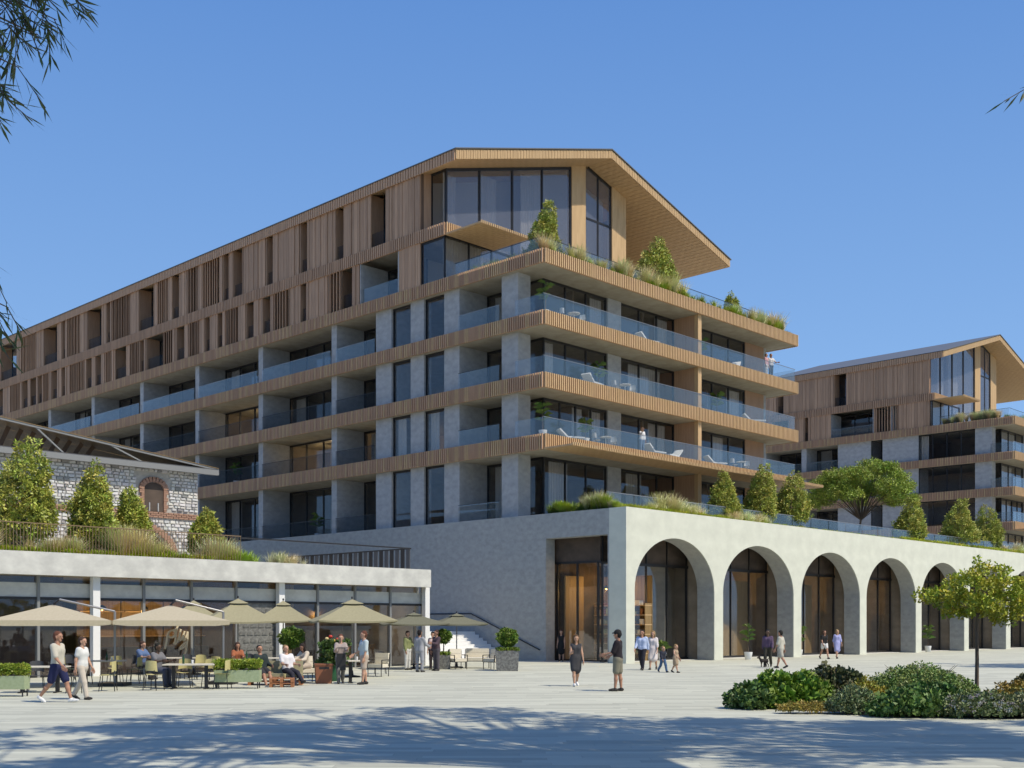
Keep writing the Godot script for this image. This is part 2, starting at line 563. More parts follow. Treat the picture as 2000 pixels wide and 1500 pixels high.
	var SL := ["warm lamp in the shop behind the first arch", "warm lamp in the shop behind the second arch", "warm lamp in the shop behind the third arch", "warm lamp in the shop behind the fourth arch", "warm lamp above the shelving in the side shop"]
	var sp := [[4.4, 4.2, 4.0], [12.2, 4.2, 3.8], [20.6, 4.2, 3.8], [29.0, 4.2, 3.8], [2.8, 3.9, 3.6]]
	for k in 5:
		pendant("shop_lamp", SL[k], site(sp[k][0], sp[k][1], sp[k][2]), 2.3, [2.6, 4.5, 4.5, 3.5, 2.0][k], "lamps in the arcade shops")
	# glass balustrade on the podium edge
	var bal := thing("glass_balustrade", "long glass balustrade standing along the planted podium roof edge", "balustrade", site(0, top - 0.26, 1.9), TURN)
	for q in 28:
		obj("pane", MB.new().span(Vector3(0.8 + q * 2.3, 0, -0.01), Vector3(3.02 + q * 2.3, 1.2, 0.01)), M.rail_glass, bal)
	obj("handrail", MB.new().span(Vector3(0.8, 1.2, -0.025), Vector3(65.2, 1.24, 0.025)), M.steel, bal)
	# raised stair beside the side wall
	var st := thing("stair", "broad white outdoor stair climbing along the grey podium wall", "stair", site(0, 0, 8.3), TURN)
	for q in 9:
		obj("step", MB.new().span(Vector3(-7.6, 0.0 if q == 0 else 0.002, -0.32 * q), Vector3(-0.02, 0.175 * (q + 1), -0.32 * (q + 1) - (6.0 if q == 8 else 0.0))), M.paint_white, st)
	var hr := thing("stair_handrail", "dark handrail fixed to the grey wall above the white stair", "handrail", site(-0.06, 0, 5.8), TURN)
	hr.set_meta("label", "dark handrail fixed to the grey wall above the white stair")
	obj("rail", MB.new().tube([Vector3(-0.05, 0.6, 0.0), Vector3(-0.05, 2.58, -5.3), Vector3(-0.05, 2.58, -9.5)], [0.035], 8), M.frame_dark, hr)
	for q in 4:
		var f := 0.15 + q * 0.28
		obj("bracket", MB.new().bar(Vector3(-0.05, lerpf(0.6, 2.58, f) - 0.02, -5.3 * f), Vector3(0.06, lerpf(0.6, 2.58, f) - 0.08, -5.3 * f), 0.02, 0.02), M.frame_dark, hr)

# ---------------------------------------------------------------- the two apartment blocks
const FLOOR_Y := [7.88, 12.20, 15.50, 18.83, 22.13]
const BAND_H := [0.0, 0.85, 0.82, 0.77, 0.76]

# a run of upright timber fins in front of a backing board, from a to b (level), hanging down from y
func slat_band(parent: Node, a: Vector3, b: Vector3, y: float, h: float, out: Vector3, pitch := 0.165, fin := 0.082, woods := []) -> void:
	var d := (b - a).normalized()
	var length := (b - a).length()
	var mid := (a + b) / 2.0
	var bs := Basis(d, Vector3.UP, d.cross(Vector3.UP))
	if woods.is_empty():
		woods = [M.wood_slat, M.wood_light, M.wood_slat]
	obj("fascia_board", MB.new().box(Vector3(mid.x, y - h / 2.0 - 0.02, mid.z) - out * 0.03, Vector3(length, h - 0.04, 0.06), bs), M.board_0, parent)  # darker wood puts the shade between the fins into the backing colour
	var st := [MB.new(), MB.new(), MB.new()]
	var n := int(length / pitch)
	for k in n:
		var c := a + d * ((k + 0.5) * length / n)
		var tone := (int(k * 0.37) * 7 + int(sin(k * 1.7) * 2.5 + 3)) % 3
		st[tone].box(Vector3(c.x, y - h / 2.0, c.z) + out * 0.045, Vector3(fin, h, 0.09), bs)
	for k in 3:
		if st[k].v.size() > 0:
			stuff(obj("fascia_slats", st[k], woods[k], parent))

# glazing: mullions at the given stations along a->dir, one pane between each pair
func glazing(parent: Node, start: Vector3, dir: Vector3, stations: Array, y0: float, y1: float, called := "window_frame", frame: Material = null) -> Node3D:
	var bs := Basis(dir, Vector3.UP, dir.cross(Vector3.UP))
	var fr := MB.new()
	var a: float = stations[0]
	var b: float = stations[stations.size() - 1]
	var mid := start + dir * ((a + b) / 2.0)
	fr.box(Vector3(mid.x, y0 + 0.05, mid.z), Vector3(b - a, 0.1, 0.1), bs)
	fr.box(Vector3(mid.x, y1 - 0.06, mid.z), Vector3(b - a, 0.12, 0.1), bs)
	for s in stations:
		var c: Vector3 = start + dir * s
		fr.box(Vector3(c.x, (y0 + y1) / 2.0, c.z), Vector3(0.08, y1 - y0 - 0.004, 0.12), bs)
	var f := obj(called, fr, frame if frame else M.frame_dark, parent)
	for k in stations.size() - 1:
		var c: Vector3 = start + dir * ((stations[k] + stations[k + 1]) / 2.0)
		obj("pane", MB.new().box(Vector3(c.x, (y0 + y1) / 2.0, c.z), Vector3(stations[k + 1] - stations[k] - 0.08, y1 - y0 - 0.2, 0.02), bs), M.pane_glass, f)
	return f

func curtain(parent: Node, a: Vector3, b: Vector3, y0: float, y1: float) -> void:
	var top := PackedVector3Array()
	var low := PackedVector3Array()
	var d := (b - a)
	var o := d.normalized().cross(Vector3.UP)
	var n := int(d.length() / 0.045)
	for k in n + 1:
		var f := float(k) / n
		var p := a + d * f + o * (0.05 * sin(k * 1.25) + 0.02 * sin(k * 0.43))
		low.append(Vector3(p.x, y0, p.z))
		top.append(Vector3(p.x, y1, p.z) + o * 0.01)
	obj("curtain", MB.new().sheet([low, top], false), M.curtain, parent)

func steps(a: float, b: float, n: int) -> Array:
	var r := []
	for k in n + 1:
		r.append(lerpf(a, b, float(k) / n))
	return r

func build_towers() -> void:
	var main := thing("apartment_block", "large timber-banded apartment block with gabled penthouse rising above the arcade", "apartment block", site(0, 0, 5.6), TURN)
	tower(main, true)
	var LB := ["warm lamp in a lit room on the shaded side, third storey", "warm lamp in a lit room on the shaded side, second storey left", "warm lamp in a lit room on the shaded side, second storey right"]
	var at := [[4.2, 17.35, 37.5], [4.2, 14.1, 29.6], [4.2, 14.1, 21.6]]
	for k in 3:
		pendant("room_lamp", LB[k], site(at[k][0], at[k][1], at[k][2]), 0.4, [3.2, 3.2, 2.2][k], "lamps in the apartments", Color(1.0, 0.88, 0.68))
	var far := thing("apartment_block", "farther timber-clad apartment block with gabled roof at the right edge", "apartment block", site(65.4, -0.45, 5.6), TURN)
	tower(far, false)

func tower(p: Node3D, near: bool) -> void:
	var X := Vector3.RIGHT
	var B := Vector3(0, 0, -1)         # back along the shaded side
	var back := 80.0 if near else 27.0
	var right := 26.14
	# floor plates and timber bands
	for k in range(1, 5):
		var y: float = FLOOR_Y[k]
		var h: float = BAND_H[k]
		obj("floor_slab", MB.new().span(Vector3(0.07, y - h + 0.03, -0.07), Vector3(right - 0.07, y - 0.08, -back)), M.soffit, p)
		slat_band(p, Vector3(0, 0, 0), Vector3(right, 0, 0), y, h, Vector3(0, 0, 1))
		slat_band(p, Vector3(0, 0, -back), Vector3(0, 0, 0), y, h, Vector3(-1, 0, 0), 0.165, 0.082, [M.board_1, M.board_2, M.wood_slat])
		slat_band(p, Vector3(right, 0, 0), Vector3(right, 0, -minf(back, 30.0)), y, h, Vector3(1, 0, 0))
	# walls that close the volume
	obj("core_wall", MB.new().span(Vector3(7.4, 7.7, -8.2), Vector3(25.0, 22.0, -8.5)), M.interior_wall, p)
	obj("core_wall", MB.new().span(Vector3(7.1, 7.7, -8.2), Vector3(7.4, 22.0, -back)), M.interior_wall, p)
	obj("core_wall", MB.new().span(Vector3(7.1, 22.0, -12.6), Vector3(7.4, 30.4, -back)), M.interior_wall, p)
	obj("end_wall", MB.new().span(Vector3(25.0, 7.7, -2.0), Vector3(25.25, 22.0, -back)), M.concrete_pier, p)
	obj("end_wall", MB.new().span(Vector3(0.3, 7.7, -back), Vector3(25.0, 29.0, -back - 0.3)), M.concrete_pier, p)
	# the sunny front, storey by storey
	for k in range(0, 4):
		var y0: float = FLOOR_Y[k] - (0.08 if k > 0 else 0.2)
		var y1: float = FLOOR_Y[k + 1] - BAND_H[k + 1] + 0.03
		var z := -2.1
		glazing(p, Vector3(0, 0, z), X, [2.27, 4.08, 5.89, 7.7] if k != 1 else [2.27, 3.6, 4.97, 6.33, 7.7], y0, y1)
		obj("pier", MB.new().span(Vector3(7.75, y0, z - 0.2), Vector3(9.0, y1, z + 0.15)), M.concrete_pier, p)
		glazing(p, Vector3(0, 0, z), X, [9.05, 10.9, 12.7, 14.45], y0, y1)
		obj("timber_partition", MB.new().span(Vector3(14.5, y0, -0.45), Vector3(14.75, y1, -8.2)), M.board_1, p)
		obj("timber_post", MB.new().span(Vector3(14.44, y0, -0.16), Vector3(14.81, y1, -0.44)), M.wood_light, p)
		glazing(p, Vector3(0, 0, z), X, [14.8, 16.8, 18.75, 20.7, 22.6], y0, y1)
		obj("timber_panel", MB.new().span(Vector3(22.65, y0, z - 0.2), Vector3(24.98, y1, z + 0.1)), M.board_0, p)
		# room dividers, blinds and curtains
		for q in [5.2, 11.8, 18.8]:
			if (int(q) + k) % 2 == 0:
				obj("room_wall", MB.new().span(Vector3(q, y0, z - 0.4), Vector3(q + 0.12, y1, -8.2)), M.interior_wall, p)
		if near:
			var sets: Array = [[[3.0, 4.6], [10.0, 11.5]], [[5.0, 5.8], [6.5, 7.5], [12.2, 13.9], [15.2, 16.5], [19.0, 20.4]], [[2.5, 3.3], [10.2, 13.4], [15.0, 16.0], [20.9, 22.4]], [[6.6, 7.6], [12.9, 14.2], [17.2, 18.0]]][k]
			for q in sets:
				curtain(p, Vector3(q[0], 0, z - 0.3), Vector3(q[1], 0, z - 0.3), y0 + 0.02, y1 - 0.15)
		else:
			curtain(p, Vector3(3.0, 0, z - 0.3), Vector3(4.5 + k * 0.6, 0, z - 0.3), y0 + 0.02, y1 - 0.15)
		# corner return glazing on the shaded side
		glazing(p, Vector3(2.27, 0, 0), B, [2.1, 4.1], y0, y1)
		# balcony balustrade
		if k > 0:
			var yb: float = FLOOR_Y[k]
			for q in 12:
				var u := 0.12 + q * 2.155
				obj("balcony_pane", MB.new().span(Vector3(u + 0.01, yb - 0.04, -0.13), Vector3(u + 2.145, yb + 0.92, -0.115)), M.rail_glass, p)
			obj("balcony_rail", MB.new().span(Vector3(0.1, yb + 0.92, -0.14), Vector3(right - 0.12, yb + 0.945, -0.105)), M.steel, p)
			obj("balcony_pane", MB.new().span(Vector3(0.115, yb - 0.04, -0.14), Vector3(0.13, yb + 0.92, -2.25)), M.rail_glass, p)
			obj("balcony_pane", MB.new().span(Vector3(right - 0.13, yb - 0.04, -0.14), Vector3(right - 0.115, yb + 0.92, -2.9)), M.rail_glass, p)
	shaded_side(p, near, back)
	# thin slatted canopy below the first band on the sunny front
	canopy(p, 0.0, right - 0.1, FLOOR_Y[1] - BAND_H[1], 2.0, 0.0)
	# roof terrace
	for q in 12:
		var u := 0.5 + q * 2.1
		obj("terrace_pane", MB.new().span(Vector3(u + 0.01, 22.1, -0.62), Vector3(u + 2.09, 23.0, -0.605)), M.rail_glass, p)
	obj("terrace_rail", MB.new().span(Vector3(0.5, 23.0, -0.63), Vector3(25.7, 23.025, -0.595)), M.frame_dark, p)
	for q in 4:
		obj("terrace_pane", MB.new().span(Vector3(0.5, 22.1, -0.66 - q * 1.7), Vector3(0.515, 23.0, -2.34 - q * 1.7)), M.rail_glass, p)
	obj("terrace_rail", MB.new().span(Vector3(0.49, 23.0, -0.63), Vector3(0.525, 23.025, -7.5)), M.frame_dark, p)
	obj("terrace_planter", MB.new().span(Vector3(0.12, 22.0, -0.12), Vector3(25.9, 22.1, -1.9)), M.soil, p)
	penthouse(p, near, back)

func canopy(p: Node3D, u0: float, u1: float, y: float, out: float, z0: float) -> void:
	var c := obj("canopy", MB.new().span(Vector3(u0, y + 0.01, z0 - 0.07), Vector3(u1, y + 0.09, z0 + out)), M.wood_soffit, p)
	var fr := MB.new()
	var n := int((u1 - u0) / 0.15)
	for k in n:
		var x := lerpf(u0, u1, (k + 0.5) / n)
		fr.span(Vector3(x - 0.04, y + 0.0, z0 + out), Vector3(x + 0.04, y + 0.17, z0 + out + 0.06))
	stuff(obj("canopy_slats", fr, M.wood_light, c))
	var pl := MB.new()
	n = int(out / 0.25)
	for k in n:
		var z := z0 + lerpf(0.0, out, float(k) / n)
		pl.span(Vector3(u0 + 0.02, y - 0.015, z + 0.012), Vector3(u1 - 0.02, y + 0.01, z + out / n - 0.012))
	stuff(obj("canopy_planks", pl, M.wood_soffit, c))

func shaded_side(p: Node3D, near: bool, back: float) -> void:
	var B := Vector3(0, 0, -1)
	for k in range(0, 4):
		var y0: float = FLOOR_Y[k] - (0.08 if k > 0 else 0.2)
		var y1: float = FLOOR_Y[k + 1] - BAND_H[k + 1] + 0.03
		var piers: Array
		var windows: Array
		var recess: Array
		if near:
			piers = [[2.3, 3.56, 0.4, 1.4], [6.9, 8.2, 0.3, 2.6], [10.0, 11.2, 0.3, 0.9], [13.0, 14.5, 0.3, 2.6]]
			windows = [[8.2, 10.0], [11.2, 13.0]]
			recess = [[3.56, 6.9], [14.5, 18.5]]
			for q in 8:
				var w := 18.5 + q * 8.43
				if w + 0.6 < back:
					piers.append([w, w + 0.55, 0.3, 2.6])
					recess.append([w + 0.55, minf(w + 8.43, back - 0.1)])
		else:
			piers = [[2.2, 3.8, 0.3, 1.2], [9.5, 13.3, 0.3, 2.6], [14.6, 18.3, 0.3, 2.6], [22.0, 22.6, 0.3, 2.6]]
			windows = [[3.8, 9.5], [13.3, 14.6]]
			recess = [[18.3, 22.0], [22.6, 26.5]]
		for q in piers:
			obj("pier", MB.new().span(Vector3(q[2], y0, -q[0]), Vector3(q[3], y1, -q[1])), M.concrete_pier, p)
		for q in windows:
			glazing(p, Vector3(0.5, 0, 0), B, steps(q[0], q[1], maxi(1, int((q[1] - q[0]) / 1.3))), y0, y1)
			if (k + int(q[0])) % 3 == 0:
				curtain(p, Vector3(0.8, 0, -q[1] + 0.1), Vector3(0.8, 0, -q[1] + 0.9), y0, y1 - 0.1)
		var ri := 0
		for q in recess:
			var n := maxi(2, int((q[1] - q[0]) / 1.7))
			glazing(p, Vector3(2.6, 0, 0), B, steps(q[0], q[1], n), y0, y1)
			# inner party walls
			obj("room_wall", MB.new().span(Vector3(2.8, y0, -q[1] + 0.05), Vector3(7.1, y1, -q[1] - 0.1)), M.interior_wall, p)
			if (ri * 2 + k) % 3 == 0:
				curtain(p, Vector3(2.95, 0, -q[1] + 0.3), Vector3(2.95, 0, -q[1] + 1.7), y0, y1 - 0.1)
			# balustrade
			var m := maxi(1, int((q[1] - q[0]) / 2.6))
			for g in m:
				var a := lerpf(q[0], q[1], float(g) / m)
				var b := lerpf(q[0], q[1], float(g + 1) / m)
				obj("balcony_pane", MB.new().span(Vector3(0.2, FLOOR_Y[k] - 0.1, -a - 0.01), Vector3(0.215, FLOOR_Y[k] + 0.95, -b + 0.01)), M.rail_glass if k == 3 or q[0] < 10.0 else M.rail_dim_reflection, p)
			obj("balcony_rail", MB.new().span(Vector3(0.19, FLOOR_Y[k] + 0.95, -q[0]), Vector3(0.225, FLOOR_Y[k] + 0.975, -q[1])), M.steel if k == 3 else M.frame_dark, p)
			ri += 1
	timber_storeys(p, near, back)

# two upper storeys clad in upright boards with tall openings
func timber_storeys(p: Node3D, near: bool, back: float) -> void:
	var r := RandomNumberGenerator.new()
	r.seed = 40 if near else 41
	var rows: Array
	if near:
		rows = [
			[22.13, 24.68, [[12.0, 15.7, 2], [16.4, 17.6, 1], [17.6, 19.0, 3], [21.3, 22.1, 1], [23.3, 25.3, 3], [25.6, 26.6, 1], [31.6, 32.4, 1], [33.3, 34.1, 1], [29.5, 31.4, 3], [38.6, 40.2, 3], [40.2, 42.8, 1], [44.0, 45.6, 3], [46.0, 48.1, 1], [50.4, 51.5, 1], [53.5, 56.4, 3], [57.2, 57.9, 1], [58.8, 59.9, 1], [63.1, 64.5, 1], [66.5, 69.0, 3], [70.5, 72.0, 1], [27.6, 28.6, 1], [34.9, 36.4, 3], [37.0, 38.2, 1], [43.2, 43.9, 1], [48.6, 49.8, 3], [52.0, 53.2, 1], [60.4, 61.8, 3], [61.9, 62.8, 1], [65.0, 66.2, 1], [72.6, 75.5, 3]]],
			[25.40, 28.84, [[13.2, 14.8, 1], [17.4, 18.3, 1], [21.2, 22.1, 1], [25.3, 26.1, 1], [29.1, 30.3, 1], [32.0, 34.5, 3], [37.7, 38.9, 1], [39.6, 41.2, 3], [41.6, 44.1, 1], [45.5, 48.6, 3], [48.7, 49.5, 1], [50.4, 53.0, 1], [54.3, 57.0, 3], [57.2, 57.8, 1], [58.8, 61.6, 1], [63.0, 66.6, 3], [67.4, 71.2, 1], [35.2, 36.6, 3], [30.8, 31.6, 1], [72.0, 76.0, 3]]],
		]
	else:
		rows = [
			[22.13, 24.68, [[14.2, 19.0, 2], [11.6, 14.0, 3], [21.5, 22.1, 1], [24.0, 26.2, 2]]],
			[25.40, 28.84, [[17.1, 18.6, 1], [24.6, 25.4, 1]]],
		]
	# the band between the two rows
	var singles := 0
	var rest := MB.new()
	var meshes := {}
	for ri in 2:
		var y0: float = rows[ri][0]
		var y1: float = rows[ri][1]
		var start := 10.0 if near else 8.2
		obj("backing_wall", backing(rows[ri][2], start, back, y0, y1, 0.09, 0.3), M.wood_dark, p)
		var w := start
		while w < back - 0.2:
			var bw := [0.22, 0.28, 0.34][r.randi_range(0, 2)] as float
			var c := w + bw / 2.0
			var open := 0
			for q in rows[ri][2]:
				if c > q[0] and c < q[1]:
					open = q[2]
			if open == 0:
				var dep := [0.06, 0.09, 0.11][r.randi_range(0, 2)] as float
				var mi := r.randi_range(0, 3)
				var size := Vector3(dep, y1 - y0 + (0.02 if ri == 0 else 0.0), bw - 0.018)
				var mid := Vector3(0.09 - dep / 2.0, (y0 + y1) / 2.0, -c)
				if singles < 270:
					var key := "%.3f %.2f %.2f" % [dep, bw, size.y]
					if not meshes.has(key):
						meshes[key] = MB.new().box(Vector3.ZERO, size).mesh()
					obj("board", meshes[key], M["board_%d" % mi], p, mid)
					singles += 1
				else:
					rest.box(mid, size)
			w += bw
		# openings: loggia, window, or a screen of turned slats
		for q in rows[ri][2]:
			if q[2] == 3:
				var sc := MB.new()
				var n := int((q[1] - q[0]) / 0.3)
				for g in n:
					var z := -lerpf(q[0], q[1], (g + 0.5) / n)
					sc.box(Vector3(0.08, (y0 + y1) / 2.0, z), Vector3(0.24, y1 - y0, 0.05), Basis(Vector3.UP, r.randf_range(0.15, 0.9)))
				obj("slat_screen", sc, M["board_%d" % r.randi_range(0, 2)], p)
			for g in [q[0], q[1]]:
				obj("reveal", MB.new().span(Vector3(0.02, y0, -g - 0.03), Vector3(1.2 if q[2] != 2 else 2.3, y1, -g + 0.03)), M.board_0 if q[2] != 2 else M.concrete_pier, p)
			var depth := 1.2 if q[2] != 2 else 2.3
			glazing(p, Vector3(depth, 0, 0), B_(), steps(q[0], q[1], maxi(1, int((q[1] - q[0]) / 1.4))), y0, y1)
			if q[2] != 3:
				obj("balcony_pane", MB.new().span(Vector3(0.16, y0 + 0.02, -q[0] - 0.05), Vector3(0.175, y0 + 0.95, -q[1] + 0.05)), M.rail_glass if q[2] == 2 else M.rail_dim_reflection, p)
		obj("room_floor", MB.new().span(Vector3(0.12, y0 - 0.3, -9.0), Vector3(7.1, y0 - 0.02, -back)), M.soffit, p)
	stuff(obj("far_boards", rest, M.board_1, p))
	slat_band(p, Vector3(0, 0, -back), Vector3(0, 0, -7.77), 25.40, 0.74, Vector3(-1, 0, 0), 0.2, 0.12, [M.board_1, M.board_2, M.board_3])

func B_() -> Vector3:
	return Vector3(0, 0, -1)

func backing(openings: Array, a: float, b: float, y0: float, y1: float, x0: float, x1: float) -> MB:
	var m := MB.new()
	var cuts := openings.duplicate()
	cuts.sort_custom(func(p, q): return p[0] < q[0])
	var w := a
	for q in cuts:
		if q[0] > w + 0.01:
			m.span(Vector3(x0, y0, -w), Vector3(x1, y1, -q[0]))
		w = maxf(w, q[1])
	if w < b:
		m.span(Vector3(x0, y0, -w), Vector3(x1, y1, -b))
	return m

func roof_y(u: float) -> float:      # underside of the gable roof
	return 28.80 + 4.10 * (1.0 - absf(u - 14.0) / 14.0)

func gable_wall(u0: float, u1: float, y0: float, z0: float, z1: float, drop := 0.0) -> MB:
	var o := PackedVector2Array([Vector2(u0, y0), Vector2(u1, y0), Vector2(u1, roof_y(u1) - drop)])
	if u0 < 14.0 and u1 > 14.0:
		o.append(Vector2(14.0, roof_y(14.0) - drop))
	o.append(Vector2(u0, roof_y(u0) - drop))
	return MB.new().prism(o, z0, z1)

func penthouse(p: Node3D, near: bool, back: float) -> void:
	var g := -6.81
	# roof: timber body, fascias, dark metal sheet
	var body := PackedVector2Array([Vector2(-0.1, 28.80), Vector2(14, 32.90), Vector2(28, 28.80), Vector2(28, 29.33), Vector2(14, 33.43), Vector2(-0.1, 29.33)])
	var roof := obj("roof", MB.new().prism(body, -back - 1.0, g), M.wood_soffit, p)
	var sheet := PackedVector2Array([Vector2(-0.2, 29.31), Vector2(14, 33.435), Vector2(28.1, 29.31), Vector2(28.1, 29.37), Vector2(14, 33.50), Vector2(-0.2, 29.37)])
	obj("roof_sheet", MB.new().prism(sheet, -back - 1.1, g + 0.12), M.roof_metal, roof)
	# gable fascia of short upright battens
	var fa := MB.new()
	for k in 200:
		var u := -0.1 + (k + 0.5) * 28.1 / 200.0
		var y := 28.80 + 4.10 * (1.0 - absf(u - 14.0) / 14.0)
		fa.span(Vector3(u - 0.055, y - 0.02, g), Vector3(u + 0.055, y + 0.50, g + (0.05 if k % 2 else 0.06)))
	stuff(obj("gable_battens", fa, M.wood_light, roof))
	var ea := MB.new()
	var n := int((back + 1.0 + g) / 0.24)
	for k in n:
		var z := g - (k + 0.5) * 0.24
		ea.span(Vector3(-0.16, 28.70, z - 0.085), Vector3(-0.1, 29.30, z + 0.085))
	stuff(obj("eave_battens", ea, M.board_2, roof))
	# soffit planks, parallel to the ridge
	for side in 2:
		for k in 40:
			var f0 := (k + 0.04) / 40.0
			var f1 := (k + 0.96) / 40.0
			var ua := f0 * 14.0 if side == 0 else 28.0 - f0 * 14.0
			var ub := f1 * 14.0 if side == 0 else 28.0 - f1 * 14.0
			var ya := 28.80 + 4.1 * f0
			var yb := 28.80 + 4.1 * f1
			var za := g - 0.02
			var zb := -26.0
			var pl := MB.new()
			pl.quad(Vector3(ua, ya - 0.02, za), Vector3(ua, ya - 0.02, zb), Vector3(ub, yb - 0.02, zb), Vector3(ub, yb - 0.02, za))
			pl.quad(Vector3(ua, ya - 0.02, za), Vector3(ub, yb - 0.02, za), Vector3(ub, yb, za), Vector3(ua, ya, za))
			pl.quad(Vector3(ua, ya - 0.02, za), Vector3(ua, ya, za), Vector3(ua, ya, zb), Vector3(ua, ya - 0.02, zb))
			pl.quad(Vector3(ub, yb - 0.02, za), Vector3(ub, yb - 0.02, zb), Vector3(ub, yb, zb), Vector3(ub, yb, za))
			obj("soffit_plank", pl, M.wood_soffit, roof)
	# front glass wall under the gable
	var z := -8.8
	var st := [0.99, 3.75, 6.62, 9.38, 12.13]
	var fr := MB.new()
	for k in st.size():
		var u: float = st[k]
		var y0 := 25.4 if u < 4.0 else 22.1
		fr.span(Vector3(u - 0.05, y0, z - 0.08), Vector3(u + 0.05, roof_y(u) - 0.03, z + 0.08))
	fr.bar(Vector3(0.99, roof_y(0.99) - 0.12, z), Vector3(12.13, roof_y(12.13) - 0.12, z), 0.14, 0.16)
	fr.span(Vector3(0.99, 25.4, z - 0.06), Vector3(4.0, 25.48, z + 0.06))
	var f := obj("penthouse_frame", fr, M.frame_dark, p)
	for k in 4:
		var u0: float = st[k] + 0.05
		var u1: float = st[k + 1] - 0.05
		obj("pane", gable_wall(u0, u1, 25.48 if k == 0 else (25.4 if k == 0 else 22.1), z - 0.01, z + 0.01, 0.2), M.pane_coated, f)
	# side glass and timber return on the shaded corner
	var sg := glazing(p, Vector3(0.99, 0, 0), B_(), [8.8, 10.07], 25.4, roof_y(0.99) - 0.02)
	sg.name = "corner_window"
	obj("timber_return", MB.new().span(Vector3(0.1, 25.4, -10.05), Vector3(0.95, 29.0, -10.2)), M.board_2, p)
	# timber piers and the tall narrow window between them
	obj("timber_pier", gable_wall(12.2, 13.62, 22.0, z - 0.3, z + 0.12, 0.02), M.wood_light, p)
	var nf := MB.new()
	for u in [13.66, 15.0, 16.33]:
		nf.span(Vector3(u - 0.06, 22.1, z - 0.05), Vector3(u + 0.06, roof_y(u) - 0.03, z + 0.05))
	nf.span(Vector3(13.66, 29.3, z - 0.045), Vector3(16.33, 29.42, z + 0.045))
	nf.bar(Vector3(14.0, roof_y(14.0) - 0.12, z), Vector3(16.33, roof_y(16.33) - 0.12, z), 0.1, 0.18)
	var nfo := obj("tall_window", nf, M.frame_dark, p)
	obj("pane", gable_wall(13.72, 14.94, 22.1, z - 0.01, z + 0.01, 0.2), M.pane_coated, nfo)
	obj("pane", gable_wall(15.06, 16.27, 22.1, z - 0.01, z + 0.01, 0.2), M.pane_coated, nfo)
	obj("timber_pier", gable_wall(16.4, 17.94, 22.0, z - 0.3, z + 0.12, 0.02), M.wood_light, p)
	obj("recess_wall", MB.new().span(Vector3(17.7, 22.0, z - 0.3), Vector3(17.94, 30.5, -14.0)), M.board_0, p)
	obj("recess_wall", gable_wall(17.94, 27.0, 22.0, -14.3, -14.0, 0.02), M.board_0, p)
	if not near:
		for u in [19.0, 21.0, 23.0]:
			obj("recess_post", MB.new().span(Vector3(u, 22.0, -13.9), Vector3(u + 0.1, roof_y(u) - 0.1, -13.8)), M.frame_dark, p)
	# rooms
	obj("room_wall", gable_wall(0.4, 17.7, 22.0, -12.5, -12.3, 0.02), M.paint_white, p)
	obj("room_wall", gable_wall(9.6, 17.6, 22.0, -10.7, -10.5, 0.02), M.paint_white, p)
	curtain(p, Vector3(1.2, 0, -9.3), Vector3(2.3, 0, -9.3), 25.42, 29.0)
	curtain(p, Vector3(4.2, 0, -9.3), Vector3(5.6, 0, -9.3), 22.2, 29.8)
	curtain(p, Vector3(7.9, 0, -9.3), Vector3(9.2, 0, -9.3), 22.2, 30.8)
	obj("room_floor", MB.new().span(Vector3(0.1, 24.8, -7.84), Vector3(4.0, 25.36, -12.3)), M.soffit, p)
	# lower storey of the penthouse
	glazing(p, Vector3(0, 0, -8.0), Vector3.RIGHT, [0.15, 2.1, 4.0, 6.5], 22.1, 24.78)
	curtain(p, Vector3(0.3, 0, -8.3), Vector3(3.4, 0, -8.3), 22.12, 24.7)
	glazing(p, Vector3(0.15, 0, 0), B_(), [8.0, 10.0], 22.1, 24.68)
	slat_band(p, Vector3(0, 0, -7.77), Vector3(4.0, 0, -7.77), 25.40, 0.74, Vector3(0, 0, 1))
	canopy(p, 0.0, 4.0, 24.66, 2.9, -7.77)

# ---------------------------------------------------------------- café pavilion, its roof terrace, the old stone building
func lamp_light(parent: Node, at: Vector3, energy: float, col := Color(1.0, 0.80, 0.48)) -> void:
	var l := OmniLight3D.new()
	l.name = "lamp_light"
	l.light_energy = energy
	l.light_color = col
	l.light_size = 0.12
	l.omni_range = 14.0
	l.omni_attenuation = 2.0
	l.shadow_enabled = true
	l.position = at
	parent.add_child(l, true)

func pendant(called: String, label: String, at: Vector3, drop: float, energy: float, group: String, hue := Color(1.0, 0.80, 0.48)) -> void:
	var t := thing(called, label, "lamp", at, 0.0, group)
	obj("cord", MB.new().tube([Vector3(0, drop, 0), Vector3(0, 0.16, 0)], [0.008], 5), M.frame_dark, t)
	obj("shade", MB.new().lathe([Vector2(0.17, 0.0), Vector2(0.14, 0.1), Vector2(0.03, 0.17)], Vector3.ZERO, 14), M.frame_dark, t)
	obj("bulb", MB.new().ball(Vector3(0, 0.0, 0), Vector3(0.05, 0.05, 0.05), 8, 6), M.glow_warm, t)
	lamp_light(t, Vector3(0, -0.12, 0), energy, hue)

